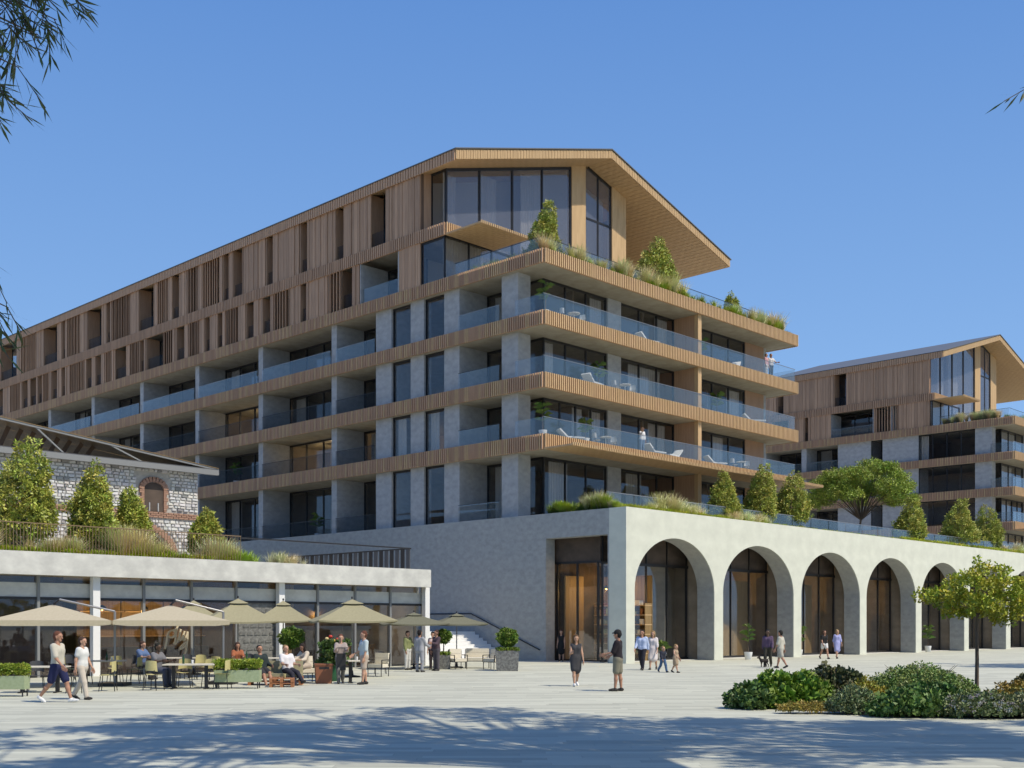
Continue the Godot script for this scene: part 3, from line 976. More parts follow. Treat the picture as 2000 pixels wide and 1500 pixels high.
func build_left_side() -> void:
	# terrace level behind the pavilion, on the roof's height
	var tg := MB.new().span(Vector3(-90, 3.6, -9.9), Vector3(-8.8, 4.4, -70))
	tg.move(Transform3D(Basis(Vector3.UP, TURN), site(0, 0, 4.85)))
	structure("terrace_ground", tg, M.concrete_pale, "raised terrace behind the cafe pavilion")
	var p := thing("cafe_pavilion", "low glazed cafe pavilion with a thick pale concrete roof edge", "pavilion", site(0, 0, 4.85), TURN)
	var a := -40.0
	var b := -8.75
	obj("roof_edge", MB.new().span(Vector3(a, 3.73, 0), Vector3(b, 4.56, -0.5)), M.concrete_pale, p)
	obj("roof_slab", MB.new().span(Vector3(a, 3.78, -0.5), Vector3(b, 4.38, -9.9)), M.concrete_pale, p)
	for k in 4:
		var x := -8.59 - 8.3 * k - 0.06
		obj("column", MB.new().span(Vector3(x - 0.14, 0, -0.36), Vector3(x + 0.14, 3.73, -0.62)), M.paint_white, p)
	var st := []
	for k in 15:
		st.append(-8.6 - 2.08 * k)
	for k in 15:
		var x: float = st[k]
		obj("mullion", MB.new().span(Vector3(x - 0.05, 0, -0.66), Vector3(x + 0.05, 3.73, -0.86)), M.frame_grey, p)
		if k < 14:
			var x2: float = st[k + 1]
			obj("upper_panel", MB.new().span(Vector3(x2 + 0.05, 2.95, -0.74), Vector3(x - 0.05, 3.47, -0.80)), M.concrete_pale, p)
			obj("clerestory_pane", MB.new().span(Vector3(x2 + 0.05, 3.47, -0.78), Vector3(x - 0.05, 3.73, -0.80)), M.pane_clear, p)
			obj("transom", MB.new().span(Vector3(x2 + 0.05, 2.85, -0.70), Vector3(x - 0.05, 2.95, -0.84)), M.frame_dark, p)
			if k != 4:
				obj("pane", MB.new().span(Vector3(x2 + 0.05, 0.08, -0.76), Vector3(x - 0.05, 2.85, -0.78)), M.pane_clear, p)
	obj("sill", MB.new().span(Vector3(a, 0.0, -0.68), Vector3(b, 0.08, -0.84)), M.frame_dark, p)
	obj("floor", MB.new().span(Vector3(a, 0.0, -0.84), Vector3(b, 0.03, -9.6)), M.interior_dark, p)
	obj("back_wall", MB.new().span(Vector3(a, 0.03, -7.0), Vector3(b, 3.78, -7.2)), M.interior_wood, p)
	obj("end_wall", MB.new().span(Vector3(b, 0.0, -0.9), Vector3(b - 0.15, 3.78, -9.6)), M.concrete_pale, p)
	obj("partition", MB.new().span(Vector3(-18.9, 0.03, -0.9), Vector3(-19.0, 3.78, -7.0)), M.interior_dark, p)
	obj("partition", MB.new().span(Vector3(-25.6, 0.03, -2.4), Vector3(-30.0, 3.78, -2.6)), M.interior_dark, p)
	obj("partition", MB.new().span(Vector3(-15.2, 0.03, -2.0), Vector3(-17.0, 3.78, -2.1)), M.interior_wood, p)
	obj("slatted_wall", MB.new().span(Vector3(-12.0, 0.03, -2.6), Vector3(-15.2, 3.78, -2.7)), M.interior_dark, p)
	# stone wall panel with raised rounded scales
	var sp := obj("scale_panel", MB.new().span(Vector3(-18.9, 0.03, -0.74), Vector3(-16.96, 2.85, -0.84)), M.planter_stone, p)
	var scale_mesh := MB.new()
	var arc := PackedVector2Array()
	for k in 9:
		var f := PI * k / 8.0
		arc.append(Vector2(cos(f) * 0.15, -0.02 + sin(f) * 0.17))
	scale_mesh.prism(arc, 0.0, 0.035)
	var sm := scale_mesh.mesh()
	for r in 8:
		for q in 5:
			var o := obj("scale", sm, M.planter_stone, sp, Vector3(-18.68 + q * 0.37 + (0.18 if r % 2 else 0.0), 0.25 + r * 0.32, -0.745))
			o.rotation.x = deg_to_rad(8)
	# counter and shelves
	for k in 3:
		var x := -24.6 + k * 1.9
		obj("shelf_back", MB.new().span(Vector3(x, 0.03, -3.4), Vector3(x + 1.85, 2.9, -3.5)), M.interior_wood, p)
		for q in 4:
			obj("shelf", MB.new().span(Vector3(x, 0.95 + q * 0.5, -3.1), Vector3(x + 1.85, 0.99 + q * 0.5, -3.4)), M.wood_light, p)
	obj("counter", MB.new().span(Vector3(-24.8, 0.03, -2.2), Vector3(-19.4, 1.05, -2.8)), M.interior_dark, p)
	obj("counter", MB.new().span(Vector3(-14.8, 0.03, -3.2), Vector3(-9.6, 1.0, -3.8)), M.interior_wood, p)
	for q in 4:
		obj("wall_shelf", MB.new().span(Vector3(-14.5, 1.2 + q * 0.45, -6.6), Vector3(-9.5, 1.24 + q * 0.45, -7.0)), M.wood_light, p)
	for k in 5:
		pendant("pendant_lamp", ["small dark pendant lamp glowing over the cafe counter, leftmost in the shelf room", "small dark pendant lamp glowing before the golden cafe shelves, middle of three", "small dark pendant lamp glowing beside the gold script sign", "small dark pendant lamp glowing in the right cafe room, left one", "small dark pendant lamp glowing in the right cafe room, by the end wall"][k], site([-24.0, -22.2, -20.4, -13.6, -10.6][k], 2.55, 7.3), 1.2, [0.7, 0.7, 0.55, 0.5, 0.5][k], "pendant lamps inside the cafe")
	script_sign()
	terrace_rails()
	stone_building()

# hand-lettered cream sign of looping strokes fixed inside the café glass
func script_sign() -> void:
	var t := thing("script_sign", "cream hand-lettered looping script sign on dark cafe glass behind the parasols", "sign", site(-21.75, 1.42, 5.45), TURN)
	var strokes := [
		[[-0.66, -0.52], [-0.58, -0.2], [-0.52, 0.12], [-0.40, 0.30], [-0.22, 0.34], [-0.12, 0.22], [-0.2, 0.06], [-0.38, 0.02], [-0.52, 0.12]],
		[[-0.22, 0.34], [-0.06, 0.42], [0.02, 0.6]],
		[[-0.04, 0.42], [-0.10, 0.2], [-0.12, -0.12], [-0.20, -0.3]],
		[[-0.20, -0.3], [-0.06, -0.22], [0.06, 0.05], [0.16, 0.4]],
		[[0.16, 0.4], [0.1, 0.1], [0.12, -0.12], [0.24, 0.02], [0.36, 0.3]],
		[[0.36, 0.3], [0.28, 0.02], [0.32, -0.14], [0.44, 0.05], [0.52, 0.28]],
		[[0.52, 0.28], [0.50, -0.1], [0.44, -0.5], [0.36, -0.82]],
		[[0.46, -0.2], [0.28, -0.32], [0.1, -0.52], [0.22, -0.5], [0.46, -0.3]],
	]
	var m := mat("sign_cream", lin(0.62, 0.54, 0.38), 0.5)
	for s in strokes:
		var c := Curve3D.new()
		for k in s.size():
			var p := Vector3(s[k][0], s[k][1], 0) * 0.85
			var q: Array = s[mini(k + 1, s.size() - 1)]
			var r: Array = s[maxi(k - 1, 0)]
			var d := Vector3(q[0] - r[0], q[1] - r[1], 0) * 0.19
			c.add_point(p, -d, d)
		var pts := []
		for p in c.tessellate_even_length(4, 0.05):
			pts.append(p)
		obj("stroke", MB.new().tube(pts, [0.042], 6), m, t)

func terrace_rails() -> void:
	# fine upright bars along the pavilion roof
	var f := thing("bar_fence", "brown metal fence of fine upright bars along the cafe roof edge", "fence", site(0, 4.4, 5.35), TURN)
	obj("top_rail", MB.new().span(Vector3(-40, 1.2, -0.02), Vector3(-18.9, 1.235, 0.02)), M.metal_fence, f)
	obj("bottom_rail", MB.new().span(Vector3(-40, 0.14, -0.015), Vector3(-18.9, 0.165, 0.015)), M.metal_fence, f)
	var bar := MB.new().span(Vector3(-0.008, 0.165, -0.008), Vector3(0.008, 1.2, 0.008)).mesh()
	for k in 170:
		obj("bar", bar, M.metal_fence, f, Vector3(-18.92 - k * 0.1235, 0, 0))
	var g := thing("slatted_railing", "dark metal railing of broad upright slats at the cafe roof's right end", "railing", site(-8.85, 4.4, 6.2), TURN)
	obj("top_rail", MB.new().span(Vector3(-0.03, 1.2, 0), Vector3(0.03, 1.26, -11.5)), M.frame_dark, g)
	obj("front_rail", MB.new().span(Vector3(-9.5, 1.2, -0.03), Vector3(0, 1.26, 0.03)), M.frame_dark, g)
	var slat := MB.new().span(Vector3(-0.02, 0.0, -0.13), Vector3(0.02, 1.2, 0.13)).mesh()
	for k in 28:
		obj("slat", slat, M.frame_dark if k % 2 else M.frame_mid, g, Vector3(0, 0, -0.2 - k * 0.41))

func stone_building() -> void:
	var p := thing("stone_building", "old rubble stone building with brick arches and shallow truss roof behind conifers", "building", site(-12.2, 4.4, 20.0), TURN)
	var top := 5.75
	var w0 := -16.0
	# openings: an arched window and two broad blind arches
	var win := [-3.2, -2.1, 3.56, 4.7, 0.38]
	var arcs := [[-7.3, -1.6, 1.3, 1.55], [-15.0, -9.4, 1.3, 1.55]]
	var wall := PackedVector2Array([Vector2(0, top), Vector2(w0, top), Vector2(w0, 0)])
	for k in [1, 0]:
		var q: Array = arcs[k]
		wall.append(Vector2(q[0], 0))
		wall.append_array(arch_line(q[0], q[1], q[2], q[3], 20))
		wall.append(Vector2(q[1], 0))
	wall.append(Vector2(0, 0))
	obj("wall", MB.new().prism(wall, -0.5, -0.06), M.mortar, p)
	obj("side_wall", MB.new().span(Vector3(-0.45, 0, -0.52), Vector3(0, top, -14)), M.mortar, p)
	obj("arch_back", MB.new().span(Vector3(w0, 0, -0.55), Vector3(-0.5, 3.2, -0.7)), M.interior_dark, p)
	# window
	var wo := PackedVector2Array([Vector2(win[0], win[2]), Vector2(win[1], win[2])])
	var al := arch_line(win[0], win[1], win[3], win[4], 10)
	al.reverse()
	wo.append_array(al)
	var wn := obj("window", MB.new().prism(wo, -0.07, -0.015), M.interior_dark, p)
	for x in [-2.9, -2.4]:
		obj("window_bar", MB.new().span(Vector3(x - 0.03, win[2], -0.014), Vector3(x + 0.03, win[2] + 0.45, 0.03)), M.concrete_pier, wn)
	# brick dressings, brick by brick
	var br := MB.new().box(Vector3.ZERO, Vector3(0.27, 0.085, 0.16)).mesh()
	var n := 0
	for row in 3:
		var x := -0.16 - 0.14 * (row % 2)
		while x > w0:
			obj("brick", br, M.brick, p, Vector3(x, 3.28 + row * 0.105, -0.03 + 0.012 * sin(n * 2.3)))
			x -= 0.3
			n += 1
			if n > 150:
				break
	var vo := MB.new().box(Vector3.ZERO, Vector3(0.1, 0.34, 0.18)).mesh()
	for q in arcs:
		for k in 32:
			var f := PI * (k + 0.5) / 32.0
			var c := Vector2((q[0] + q[1]) / 2 + cos(f) * ((q[1] - q[0]) / 2 + 0.16), q[2] + sin(f) * (q[3] + 0.16))
			var o := obj("brick", vo, M.brick, p, Vector3(c.x, c.y, -0.035))
			o.rotation.z = atan2(cos(f) * (q[1] - q[0]) / 2 * -1.0, sin(f) * q[3])
			o.scale.x = 1.9
	for side in 2:
		for k in 14:
			var ww := 0.26 if (k / 2) % 2 else 0.16
			var x: float = win[1] + ww / 2 + 0.01 if side else win[0] - ww / 2 - 0.01
			var o := obj("brick", br, M.brick, p, Vector3(x, win[2] + 0.04 + k * 0.095, -0.025))
			o.scale.x = ww / 0.27
	for k in 11:
		var f := PI * (k + 0.5) / 11.0
		var o := obj("brick", vo, M.brick, p, Vector3((win[0] + win[1]) / 2 + cos(f) * 0.70, win[3] + 0.02 + sin(f) * 0.52, -0.03))
		o.rotation.z = f - PI / 2
		o.scale = Vector3(1.5, 0.8, 1)
	# rubble stones
	var r := RandomNumberGenerator.new()
	r.seed = 4
	var st := MB.new()
	var y := 0.02
	while y < top - 0.08:
		var h := r.randf_range(0.13, 0.22)
		var x := -0.02
		while x > w0:
			var w := r.randf_range(0.16, 0.42)
			var c := Vector2(x - w / 2, y + h / 2)
			var skip := c.y > 3.2 and c.y < 3.58 and true
			if c.x > win[0] - 0.42 and c.x < win[1] + 0.42 and c.y > win[2] - 0.05 and c.y < win[3] + 0.85:
				skip = true
			for q in arcs:
				var e := Vector2((c.x - (q[0] + q[1]) / 2) / ((q[1] - q[0]) / 2 + 0.45), maxf(c.y - q[2], 0) / (q[3] + 0.45))
				if e.length() < 1.0:
					skip = true
			if not skip:
				var v := r.randf()
				var k := lerpf(0.50, 0.70, v * 1.0) if v > 0.12 else r.randf_range(0.24, 0.36)
				st.paint(Color(k * r.randf_range(0.95, 1.04), k * 0.97, k * r.randf_range(0.86, 0.97)))
				var d := r.randf_range(0.0, 0.05)
				var g := 0.018
				var j := func(): return r.randf_range(-0.02, 0.02)
				var f0 := Vector3(x - w + g + j.call(), y + g + j.call(), -0.07)
				var f1 := Vector3(x - g + j.call(), y + g + j.call(), -0.07)
				var f2 := Vector3(x - g + j.call(), y + h - g + j.call(), -0.07)
				var f3 := Vector3(x - w + g + j.call(), y + h - g + j.call(), -0.07)
				var cc := (f0 + f1 + f2 + f3) / 4.0
				var up := Vector3(0, 0, 0.07 + d)
				var q0 := f0.lerp(cc, 0.16) + up; var q1 := f1.lerp(cc, 0.16) + up; var q2 := f2.lerp(cc, 0.16) + up; var q3 := f3.lerp(cc, 0.16) + up
				st.quad(q0, q1, q2, q3)
				st.quad(f0, f1, q1, q0); st.quad(f1, f2, q2, q1); st.quad(f2, f3, q3, q2); st.quad(f3, f0, q0, q3)
			x -= w
		y += h
	stuff(obj("rubble_stones", st, M.stone_painted, p))
	# shallow gable roof on exposed trusses, glazed slopes
	var half := -14.5
	var z := 0.7
	obj("tie_beam", MB.new().span(Vector3(half * 2, 5.72, z), Vector3(0.85, 6.0, z - 0.25)), M.frame_grey, p)
	obj("rafter", MB.new().bar(Vector3(0.85, 6.02, z - 0.1), Vector3(half, 7.75, z - 0.1), 0.14, 0.1), M.frame_grey, p)
	obj("rafter", MB.new().bar(Vector3(half * 2 - 0.85, 6.02, z - 0.1), Vector3(half, 7.75, z - 0.1), 0.14, 0.1), M.frame_grey, p)
	for q in [[-9.2, -7.8], [-5.4, -3.6]]:
		obj("strut", MB.new().bar(Vector3(q[0], 6.0 - (q[0] - 0.85) * 0.112, z - 0.1), Vector3(q[1], 6.0, z - 0.1), 0.09, 0.07), M.frame_grey, p)
	for k in 8:
		var x := -5.6 - k * 0.62
		obj("roof_rib", MB.new().bar(Vector3(x, 6.05 - (x - 0.85) * 0.11, -0.8), Vector3(x - 0.5, 6.0, -0.9), 0.14, 0.2), M.wood_dark, p)
	obj("eave_board", MB.new().span(Vector3(half * 2, 6.0, z - 0.02), Vector3(0.82, 6.05, -0.6)), M.frame_mid, p)
	for k in 6:
		var z0 := z - k * 2.4
		var q := MB.new()
		q.hexa([Vector3(half, 7.80, z0), Vector3(0.85, 6.08, z0), Vector3(0.85, 6.08, z0 - 2.36), Vector3(half, 7.80, z0 - 2.36), Vector3(half, 7.83, z0), Vector3(0.85, 6.11, z0), Vector3(0.85, 6.11, z0 - 2.36), Vector3(half, 7.83, z0 - 2.36)])
		obj("roof_plane", q, M.interior_wood, p)

# ---------------------------------------------------------------- planting
func leaf_cluster(seed_: int, n: int, r: float, length: float, width: float, droop := 0.0) -> ArrayMesh:
	var q := RandomNumberGenerator.new()
	q.seed = seed_
	var m := MB.new()
	for k in n:
		var d := Vector3(q.randfn(), q.randfn() * 0.8, q.randfn()).normalized()
		var at := d * r * q.randf_range(0.2, 1.0)
		var out := (d + Vector3(q.randfn(), q.randfn(), q.randfn()) * 0.45 + Vector3(0, -droop, 0)).normalized()
		var side := out.cross(Vector3(q.randfn(), q.randfn(), q.randfn())).normalized() * width * 0.5
		var up := side.cross(out).normalized() * width * 0.25
		var l := length * q.randf_range(0.7, 1.25)
		m.paint(Color(1, 1, 1) * q.randf_range(0.8, 1.15))
		var a := at
		var b := at + out * l * 0.5
		var e := at + out * l + Vector3(0, -droop * l * 0.3, 0)
		m.quad(a, b + side + up, e, b - side + up)
	return m.mesh()

func tuft(seed_: int, n: int, h: float, spread: float, width: float, plume: bool) -> ArrayMesh:
	var q := RandomNumberGenerator.new()
	q.seed = seed_
	var m := MB.new()
	for k in n:
		var a := q.randf() * TAU
		var d := Vector3(cos(a), 0, sin(a))
		var base := d * q.randf() * 0.07
		var hh := h * q.randf_range(0.6, 1.1)
		var sp := spread * q.randf_range(0.15, 1.0)
		var side := Vector3(-sin(a), 0, cos(a)) * width * 0.5
		var p1 := base + d * sp * 0.35 + Vector3(0, hh * 0.6, 0)
		var p2 := base + d * sp + Vector3(0, hh * (0.95 if not plume else 1.0), 0)
		m.paint(Color(1, 1, 1) * q.randf_range(0.8, 1.2))
		m.quad(base - side, base + side, p1 + side, p1 - side)
		m.quad(p1 - side, p1 + side, p2 + side * 0.15, p2 - side * 0.15)
		for j in range(m.n.size() - 8, m.n.size()):
			m.n[j] = (d * 0.35 + Vector3.UP * 0.9 + m.n[j] * 0.3).normalized()
	return m.mesh()

func rnd_xf(q: RandomNumberGenerator, at: Vector3, s: float) -> Transform3D:
	var b := Basis(Vector3(q.randfn(), q.randfn(), q.randfn()).normalized(), q.randf() * TAU)
	return Transform3D(b.scaled(Vector3.ONE * s), at)

func tint(q: RandomNumberGenerator, a: Color, b: Color) -> Color:
	var c := a.lerp(b, q.randf_range(0.2, 0.8)) * 1.75
	return Color(c.r * q.randf_range(0.85, 1.15), c.g * q.randf_range(0.88, 1.12), c.b)

var CL := {}

func cone_tree(label: String, at: Vector3, h: float, r: float, stem: float, group: String, seed_: int, n := 620) -> void:
	var q := RandomNumberGenerator.new()
	q.seed = seed_
	var t := thing("conifer_tree", label, "tree", at, q.randf() * TAU, group)
	obj("trunk", MB.new().tube([Vector3(0, -0.02, 0), Vector3(0.02, stem, 0.01), Vector3(0, h * 0.8, 0)], [0.07, 0.06, 0.015], 7), M.bark, t)
	var xf := []
	var co := []
	var sharp := q.randf_range(0.55, 1.0)
	var tip := Vector3(q.randfn() * 0.1, 0, q.randfn() * 0.1) * r
	var bumps := []
	for k in 14:
		bumps.append(Vector3(q.randf(), q.randf() * TAU, q.randf_range(-0.32, 0.3)))
	for k in n:
		var f := 1.0 - sqrt(q.randf())
		f = lerpf(f, q.randf(), 0.25)
		var a := q.randf() * TAU
		var rr := r * 1.06 * pow(maxf(1.0 - pow(f, 1.5), 0.0), sharp) * minf(1.0, 0.5 + f * 3.4)
		for b in bumps:
			var da := absf(wrapf(a - b.y, -PI, PI))
			rr *= 1.0 + b.z * exp(-da * da * 3.0 - (f - b.x) * (f - b.x) * 40.0)
		rr *= lerpf(0.45, 1.02, sqrt(q.randf()))
		var y := stem + (h - stem) * f
		if q.randf() < 0.035:
			rr *= 1.22
		xf.append(rnd_xf(q, Vector3(cos(a) * rr, y, sin(a) * rr) + tip * f * f * 3.0, q.randf_range(0.65, 1.25) * (0.75 + 0.2 * r)))
		co.append(tint(q, Color(0.105, 0.14, 0.018), Color(0.28, 0.275, 0.05)))
	baked("crown", CL.small, M.leaf, t, xf, co)

# clumps: arrays [centre, radii]; limbs run from the trunk's fork to each clump
func broad_tree(called: String, label: String, at: Vector3, trunk: Array, rad: Array, clumps: Array, per: int, cl: ArrayMesh, ca: Color, cb: Color, size: float, seed_: int, group := "") -> Node3D:
	var q := RandomNumberGenerator.new()
	q.seed = seed_
	var t := thing(called, label, "tree", at, 0.0, group)
	var tr := obj("trunk", MB.new().tube(trunk, rad, 9), M.bark, t)
	var fork: Vector3 = trunk[trunk.size() - 1]
	for c in clumps:
		var m: Vector3 = fork.lerp(c[0], 0.5) + Vector3(q.randfn() * 0.15, 0.12 * fork.distance_to(c[0]), q.randfn() * 0.15)
		var rr: float = rad[rad.size() - 1]
		obj("limb", MB.new().tube([fork - Vector3(0, 0.1, 0), m, c[0]], [rr * 0.5, rr * 0.3, rr * 0.1], 6), M.bark, tr)
	var xf := []
	var co := []
	for c in clumps:
		var vol: Vector3 = c[1]
		for k in int(per * (c[2] if c.size() > 2 else 1.0)):
			var d := Vector3(q.randfn(), q.randfn(), q.randfn()).normalized() * pow(q.randf(), 0.4)
			xf.append(rnd_xf(q, c[0] + d * vol, size * q.randf_range(0.7, 1.3)))
			co.append(tint(q, ca, cb))
	baked("crown", cl, M.leaf, t, xf, co)
	return t

func shrub(called: String, label: String, at: Vector3, r: Vector3, n: int, cl: ArrayMesh, ca: Color, cb: Color, size: float, seed_: int, group := "", cat := "shrub") -> Node3D:
	var q := RandomNumberGenerator.new()
	q.seed = seed_
	var t := thing(called, label, cat, at, 0.0, group)
	var stems := MB.new()
	for k in 5:
		var a := q.randf() * TAU
		stems.tube([Vector3.ZERO, Vector3(cos(a) * r.x * 0.3, r.y * 0.6, sin(a) * r.z * 0.3), Vector3(cos(a) * r.x * 0.6, r.y * 1.1, sin(a) * r.z * 0.6)], [0.02, 0.012, 0.004], 5)
	obj("stems", stems, M.bark, t)
	var xf := []
	var co := []
	var lob := []
	for k in 9:
		var a := q.randf() * TAU
		lob.append(Vector2(a, q.randf_range(0.78, 1.18)))
	for k in n:
		var d := Vector3(q.randfn(), absf(q.randfn()) * 0.9, q.randfn()).normalized()
		var s := 1.0
		var a := atan2(d.z, d.x)
		for l in lob:
			var da := absf(wrapf(a - l.x, -PI, PI))
			s *= lerpf(1.0, l.y, exp(-da * da * 4.0))
		d *= pow(q.randf(), 0.3) * s
		xf.append(rnd_xf(q, Vector3(d.x * r.x, d.y * r.y * 2.0 * 0.5 + 0.04, d.z * r.z), size * q.randf_range(0.7, 1.3)))
		co.append(tint(q, ca, cb))
	baked("foliage", cl, M.leaf, t, xf, co)
	return t

func grass_run(called: String, label: String, spots: Array, seed_: int) -> void:
	# spots: [point a, point b, width, count, kind, scale]; kind 0 green, 1 pale plumes, 2 low cover
	var q := RandomNumberGenerator.new()
	q.seed = seed_
	var t := Node3D.new()
	t.name = numbered(called)
	add_child(t)
	tag(t, label, "grass", "", "stuff")
	var xf := [[], [], []]
	var co := [[], [], []]
	for s in spots:
		var a: Vector3 = s[0]
		var b: Vector3 = s[1]
		var n := (b - a).normalized().cross(Vector3.UP)
		var mids := []
		for k in maxi(3, int(a.distance_to(b) / 0.9)):
			mids.append(Vector2(q.randf(), q.randf_range(0.55, 1.25)))
		for k in s[3]:
			var md: Vector2 = mids[q.randi_range(0, mids.size() - 1)]
			var at := clampf(md.x + q.randfn() * 0.35 / a.distance_to(b), 0.0, 1.0) if s[4] != 2 else q.randf()
			var p: Vector3 = a.lerp(b, at) + n * q.randf_range(-0.5, 0.5) * s[2]
			var sc: float = s[5] * q.randf_range(0.75, 1.2) * (md.y if s[4] != 2 else 1.0)
			xf[s[4]].append(Transform3D(Basis(Vector3.UP, q.randf() * TAU).scaled(Vector3(sc, sc, sc)), p))
			co[s[4]].append([tint(q, Color(0.15, 0.22, 0.03), Color(0.28, 0.34, 0.06)), tint(q, Color(0.33, 0.33, 0.19), Color(0.45, 0.44, 0.28)), tint(q, Color(0.16, 0.22, 0.02), Color(0.34, 0.36, 0.05))][s[4]])
	for k in 3:
		if xf[k].size() > 0:
			stuff(multi(["blades", "plumes", "cover"][k], [CL.tuft, CL.plume, CL.cover][k], M.plume if k == 1 else M.blade, t, xf[k], co[k]))

func build_planting() -> void:
	CL.small = leaf_cluster(1, 16, 0.10, 0.16, 0.075)
	CL.mid = leaf_cluster(2, 18, 0.16, 0.17, 0.085)
	CL.tiny = leaf_cluster(3, 16, 0.05, 0.06, 0.032)
	CL.spray = leaf_cluster(4, 16, 0.32, 0.34, 0.11, 0.15)
	CL.strand = leaf_cluster(5, 16, 0.10, 0.34, 0.022, 0.5)
	CL.round = leaf_cluster(6, 14, 0.06, 0.085, 0.065)
	CL.tuft = tuft(7, 44, 0.62, 0.46, 0.03, false)
	CL.plume = tuft(8, 70, 0.85, 0.6, 0.022, true)
	CL.cover = tuft(9, 36, 0.32, 0.3, 0.036, false)
	# conifers on the podium
	var g := "conifers on the podium roof"
	var L := ["slim conifer on the podium, leftmost, in front of the first canopy end", "tallest slim conifer of the trio on the podium below the balconies", "slim conifer on the podium, right one of the trio beside the round tree", "conifer on the podium just right of the round leafy tree", "conifer on the podium before the far block's concrete wall", "rightmost conifer on the podium before the far block"]
	var spec := [[12.4, 2.4, 11.3, 0.95], [16.4, 2.5, 12.3, 1.15], [20.2, 2.6, 12.2, 1.1], [36.8, 2.5, 11.6, 1.25], [45.4, 2.5, 12.5, 1.45], [51.5, 2.6, 12.3, 1.3]]
	for k in 6:
		cone_tree(L[k], site(spec[k][0], 7.8, spec[k][1]), spec[k][2] - 7.8, spec[k][3], 0.35, g, 100 + k)
	# conifers on the café roof
	g = "conifers on the cafe roof"
	L = ["large conifer at the left picture edge in front of the stone building", "tall conifer in the middle of the cafe roof before the stone wall", "smaller conifer close right of the tall one on the cafe roof", "short conifer at the right corner of the old stone building"]
	spec = [[-27.0, 7.5, 9.4, 1.1], [-24.2, 7.5, 8.6, 0.95], [-22.4, 7.9, 7.75, 0.78], [-19.1, 7.8, 7.05, 0.75]]
	for k in 4:
		cone_tree(L[k], site(spec[k][0], 4.38, spec[k][1]), spec[k][2] - 4.38, spec[k][3], 0.55, g, 120 + k, 720)
	# roof terrace
	g = "small trees on the roof terrace"
	L = ["dark green conifer at the corner of the roof terrace", "bright conifer on the roof terrace under the gable overhang", "tiny round shrub near the right end of the roof terrace"]
	spec = [[1.9, 7.2, 25.7, 0.95], [11.7, 7.0, 26.2, 1.3], [20.0, 6.9, 24.2, 0.55]]
	for k in 3:
		cone_tree(L[k], site(spec[k][0], 22.05, spec[k][1]), spec[k][2] - 22.05, spec[k][3], 0.3, g, 140 + k, 560 if k < 2 else 200)
	# round leafy tree behind the arcade
	var cl := []
	var q := RandomNumberGenerator.new()
	q.seed = 7
	for k in 52:
		var a := q.randf() * TAU
		var rr := 3.7 * sqrt(q.randf())
		var dome := sqrt(maxf(0.0, 1.0 - rr * rr / 15.2))
		cl.append([Vector3(cos(a) * rr, 3.0 + dome * 3.9 * q.randf_range(0.3, 1.0) + (1.0 - dome) * 0.4, sin(a) * rr), Vector3(0.8, 0.5, 0.8)])
	broad_tree("round_tree", "round-crowned bright green tree on the podium between the two blocks", site(36.0, 7.62, 6.0), [Vector3.ZERO, Vector3(-0.1, 1.2, 0), Vector3(0.05, 2.4, 0.05)], [0.14, 0.10, 0.075], cl, 60, CL.mid, Color(0.085, 0.135, 0.014), Color(0.22, 0.26, 0.035), 0.85, 11)
	# young tree in the foreground bed
	cl = []
	q.seed = 12
	for k in 34:
		var a := q.randf() * TAU
		var rr := 1.4 * sqrt(q.randf())
		cl.append([Vector3(cos(a) * rr + 0.1, 2.55 + q.randf_range(-0.75, 1.0) * (1.0 - rr * 0.4), sin(a) * rr), Vector3(0.30, 0.22, 0.30)])
	broad_tree("young_tree", "young yellow-green tree with thin trunk rising from the foreground planting bed", Vector3(12.15, 0.1, -30.2), [Vector3.ZERO, Vector3(0.01, 0.9, 0), Vector3(0.0, 1.8, 0.0), Vector3(0.03, 2.2, 0)], [0.055, 0.048, 0.042, 0.03], cl, 15, CL.tiny, Color(0.12, 0.16, 0.012), Color(0.30, 0.30, 0.025), 1.7, 13)
	foreground_bed()
	shade_trees()
	# grasses along roof edges
	grass_run("podium_grass", "feathery and low green grasses spilling along the podium roof edge", [
		[site(0.55, 7.84, 0.9), site(0.55, 7.84, 5.6), 0.5, 150, 0, 0.95], [site(0.6, 7.84, 1.2), site(0.6, 7.84, 5.0), 0.6, 26, 1, 1.0],
		[site(0.9, 7.84, 1.45), site(11.0, 7.84, 1.45), 0.5, 320, 2, 1.1], [site(4.0, 7.84, 1.9), site(9.5, 7.84, 1.7), 0.9, 70, 1, 1.15], [site(11.5, 7.84, 1.6), site(16.0, 7.84, 1.6), 0.7, 40, 1, 1.0],
		[site(9.0, 7.84, 1.4), site(33.0, 7.84, 1.4), 0.4, 420, 2, 0.85], [site(33.0, 7.84, 1.3), site(64.0, 7.84, 1.3), 0.4, 620, 2, 1.25], [site(52.0, 7.84, 1.9), site(62.0, 7.84, 1.7), 0.7, 60, 1, 1.1]], 31)
	grass_run("cafe_roof_grass", "pale plumed grasses and green tufts behind the cafe roof fence", [
		[site(-40, 4.38, 6.0), site(-19.0, 4.38, 6.0), 0.7, 420, 2, 1.2], [site(-29.0, 4.38, 6.2), site(-25.6, 4.38, 6.4), 0.7, 60, 1, 0.95],
		[site(-24.3, 4.38, 6.4), site(-21.9, 4.38, 6.5), 0.9, 95, 1, 1.25], [site(-20.2, 4.38, 6.4), site(-18.9, 4.38, 6.4), 0.8, 46, 1, 1.1], [site(-21.8, 4.38, 6.1), site(-20.4, 4.38, 6.1), 0.6, 60, 0, 0.9],
		[site(-19.0, 4.38, 6.0), site(-17.6, 4.38, 6.0), 0.6, 60, 0, 0.85], [site(-17.0, 4.38, 6.0), site(-15.2, 4.38, 6.1), 0.4, 18, 1, 0.75]], 32)
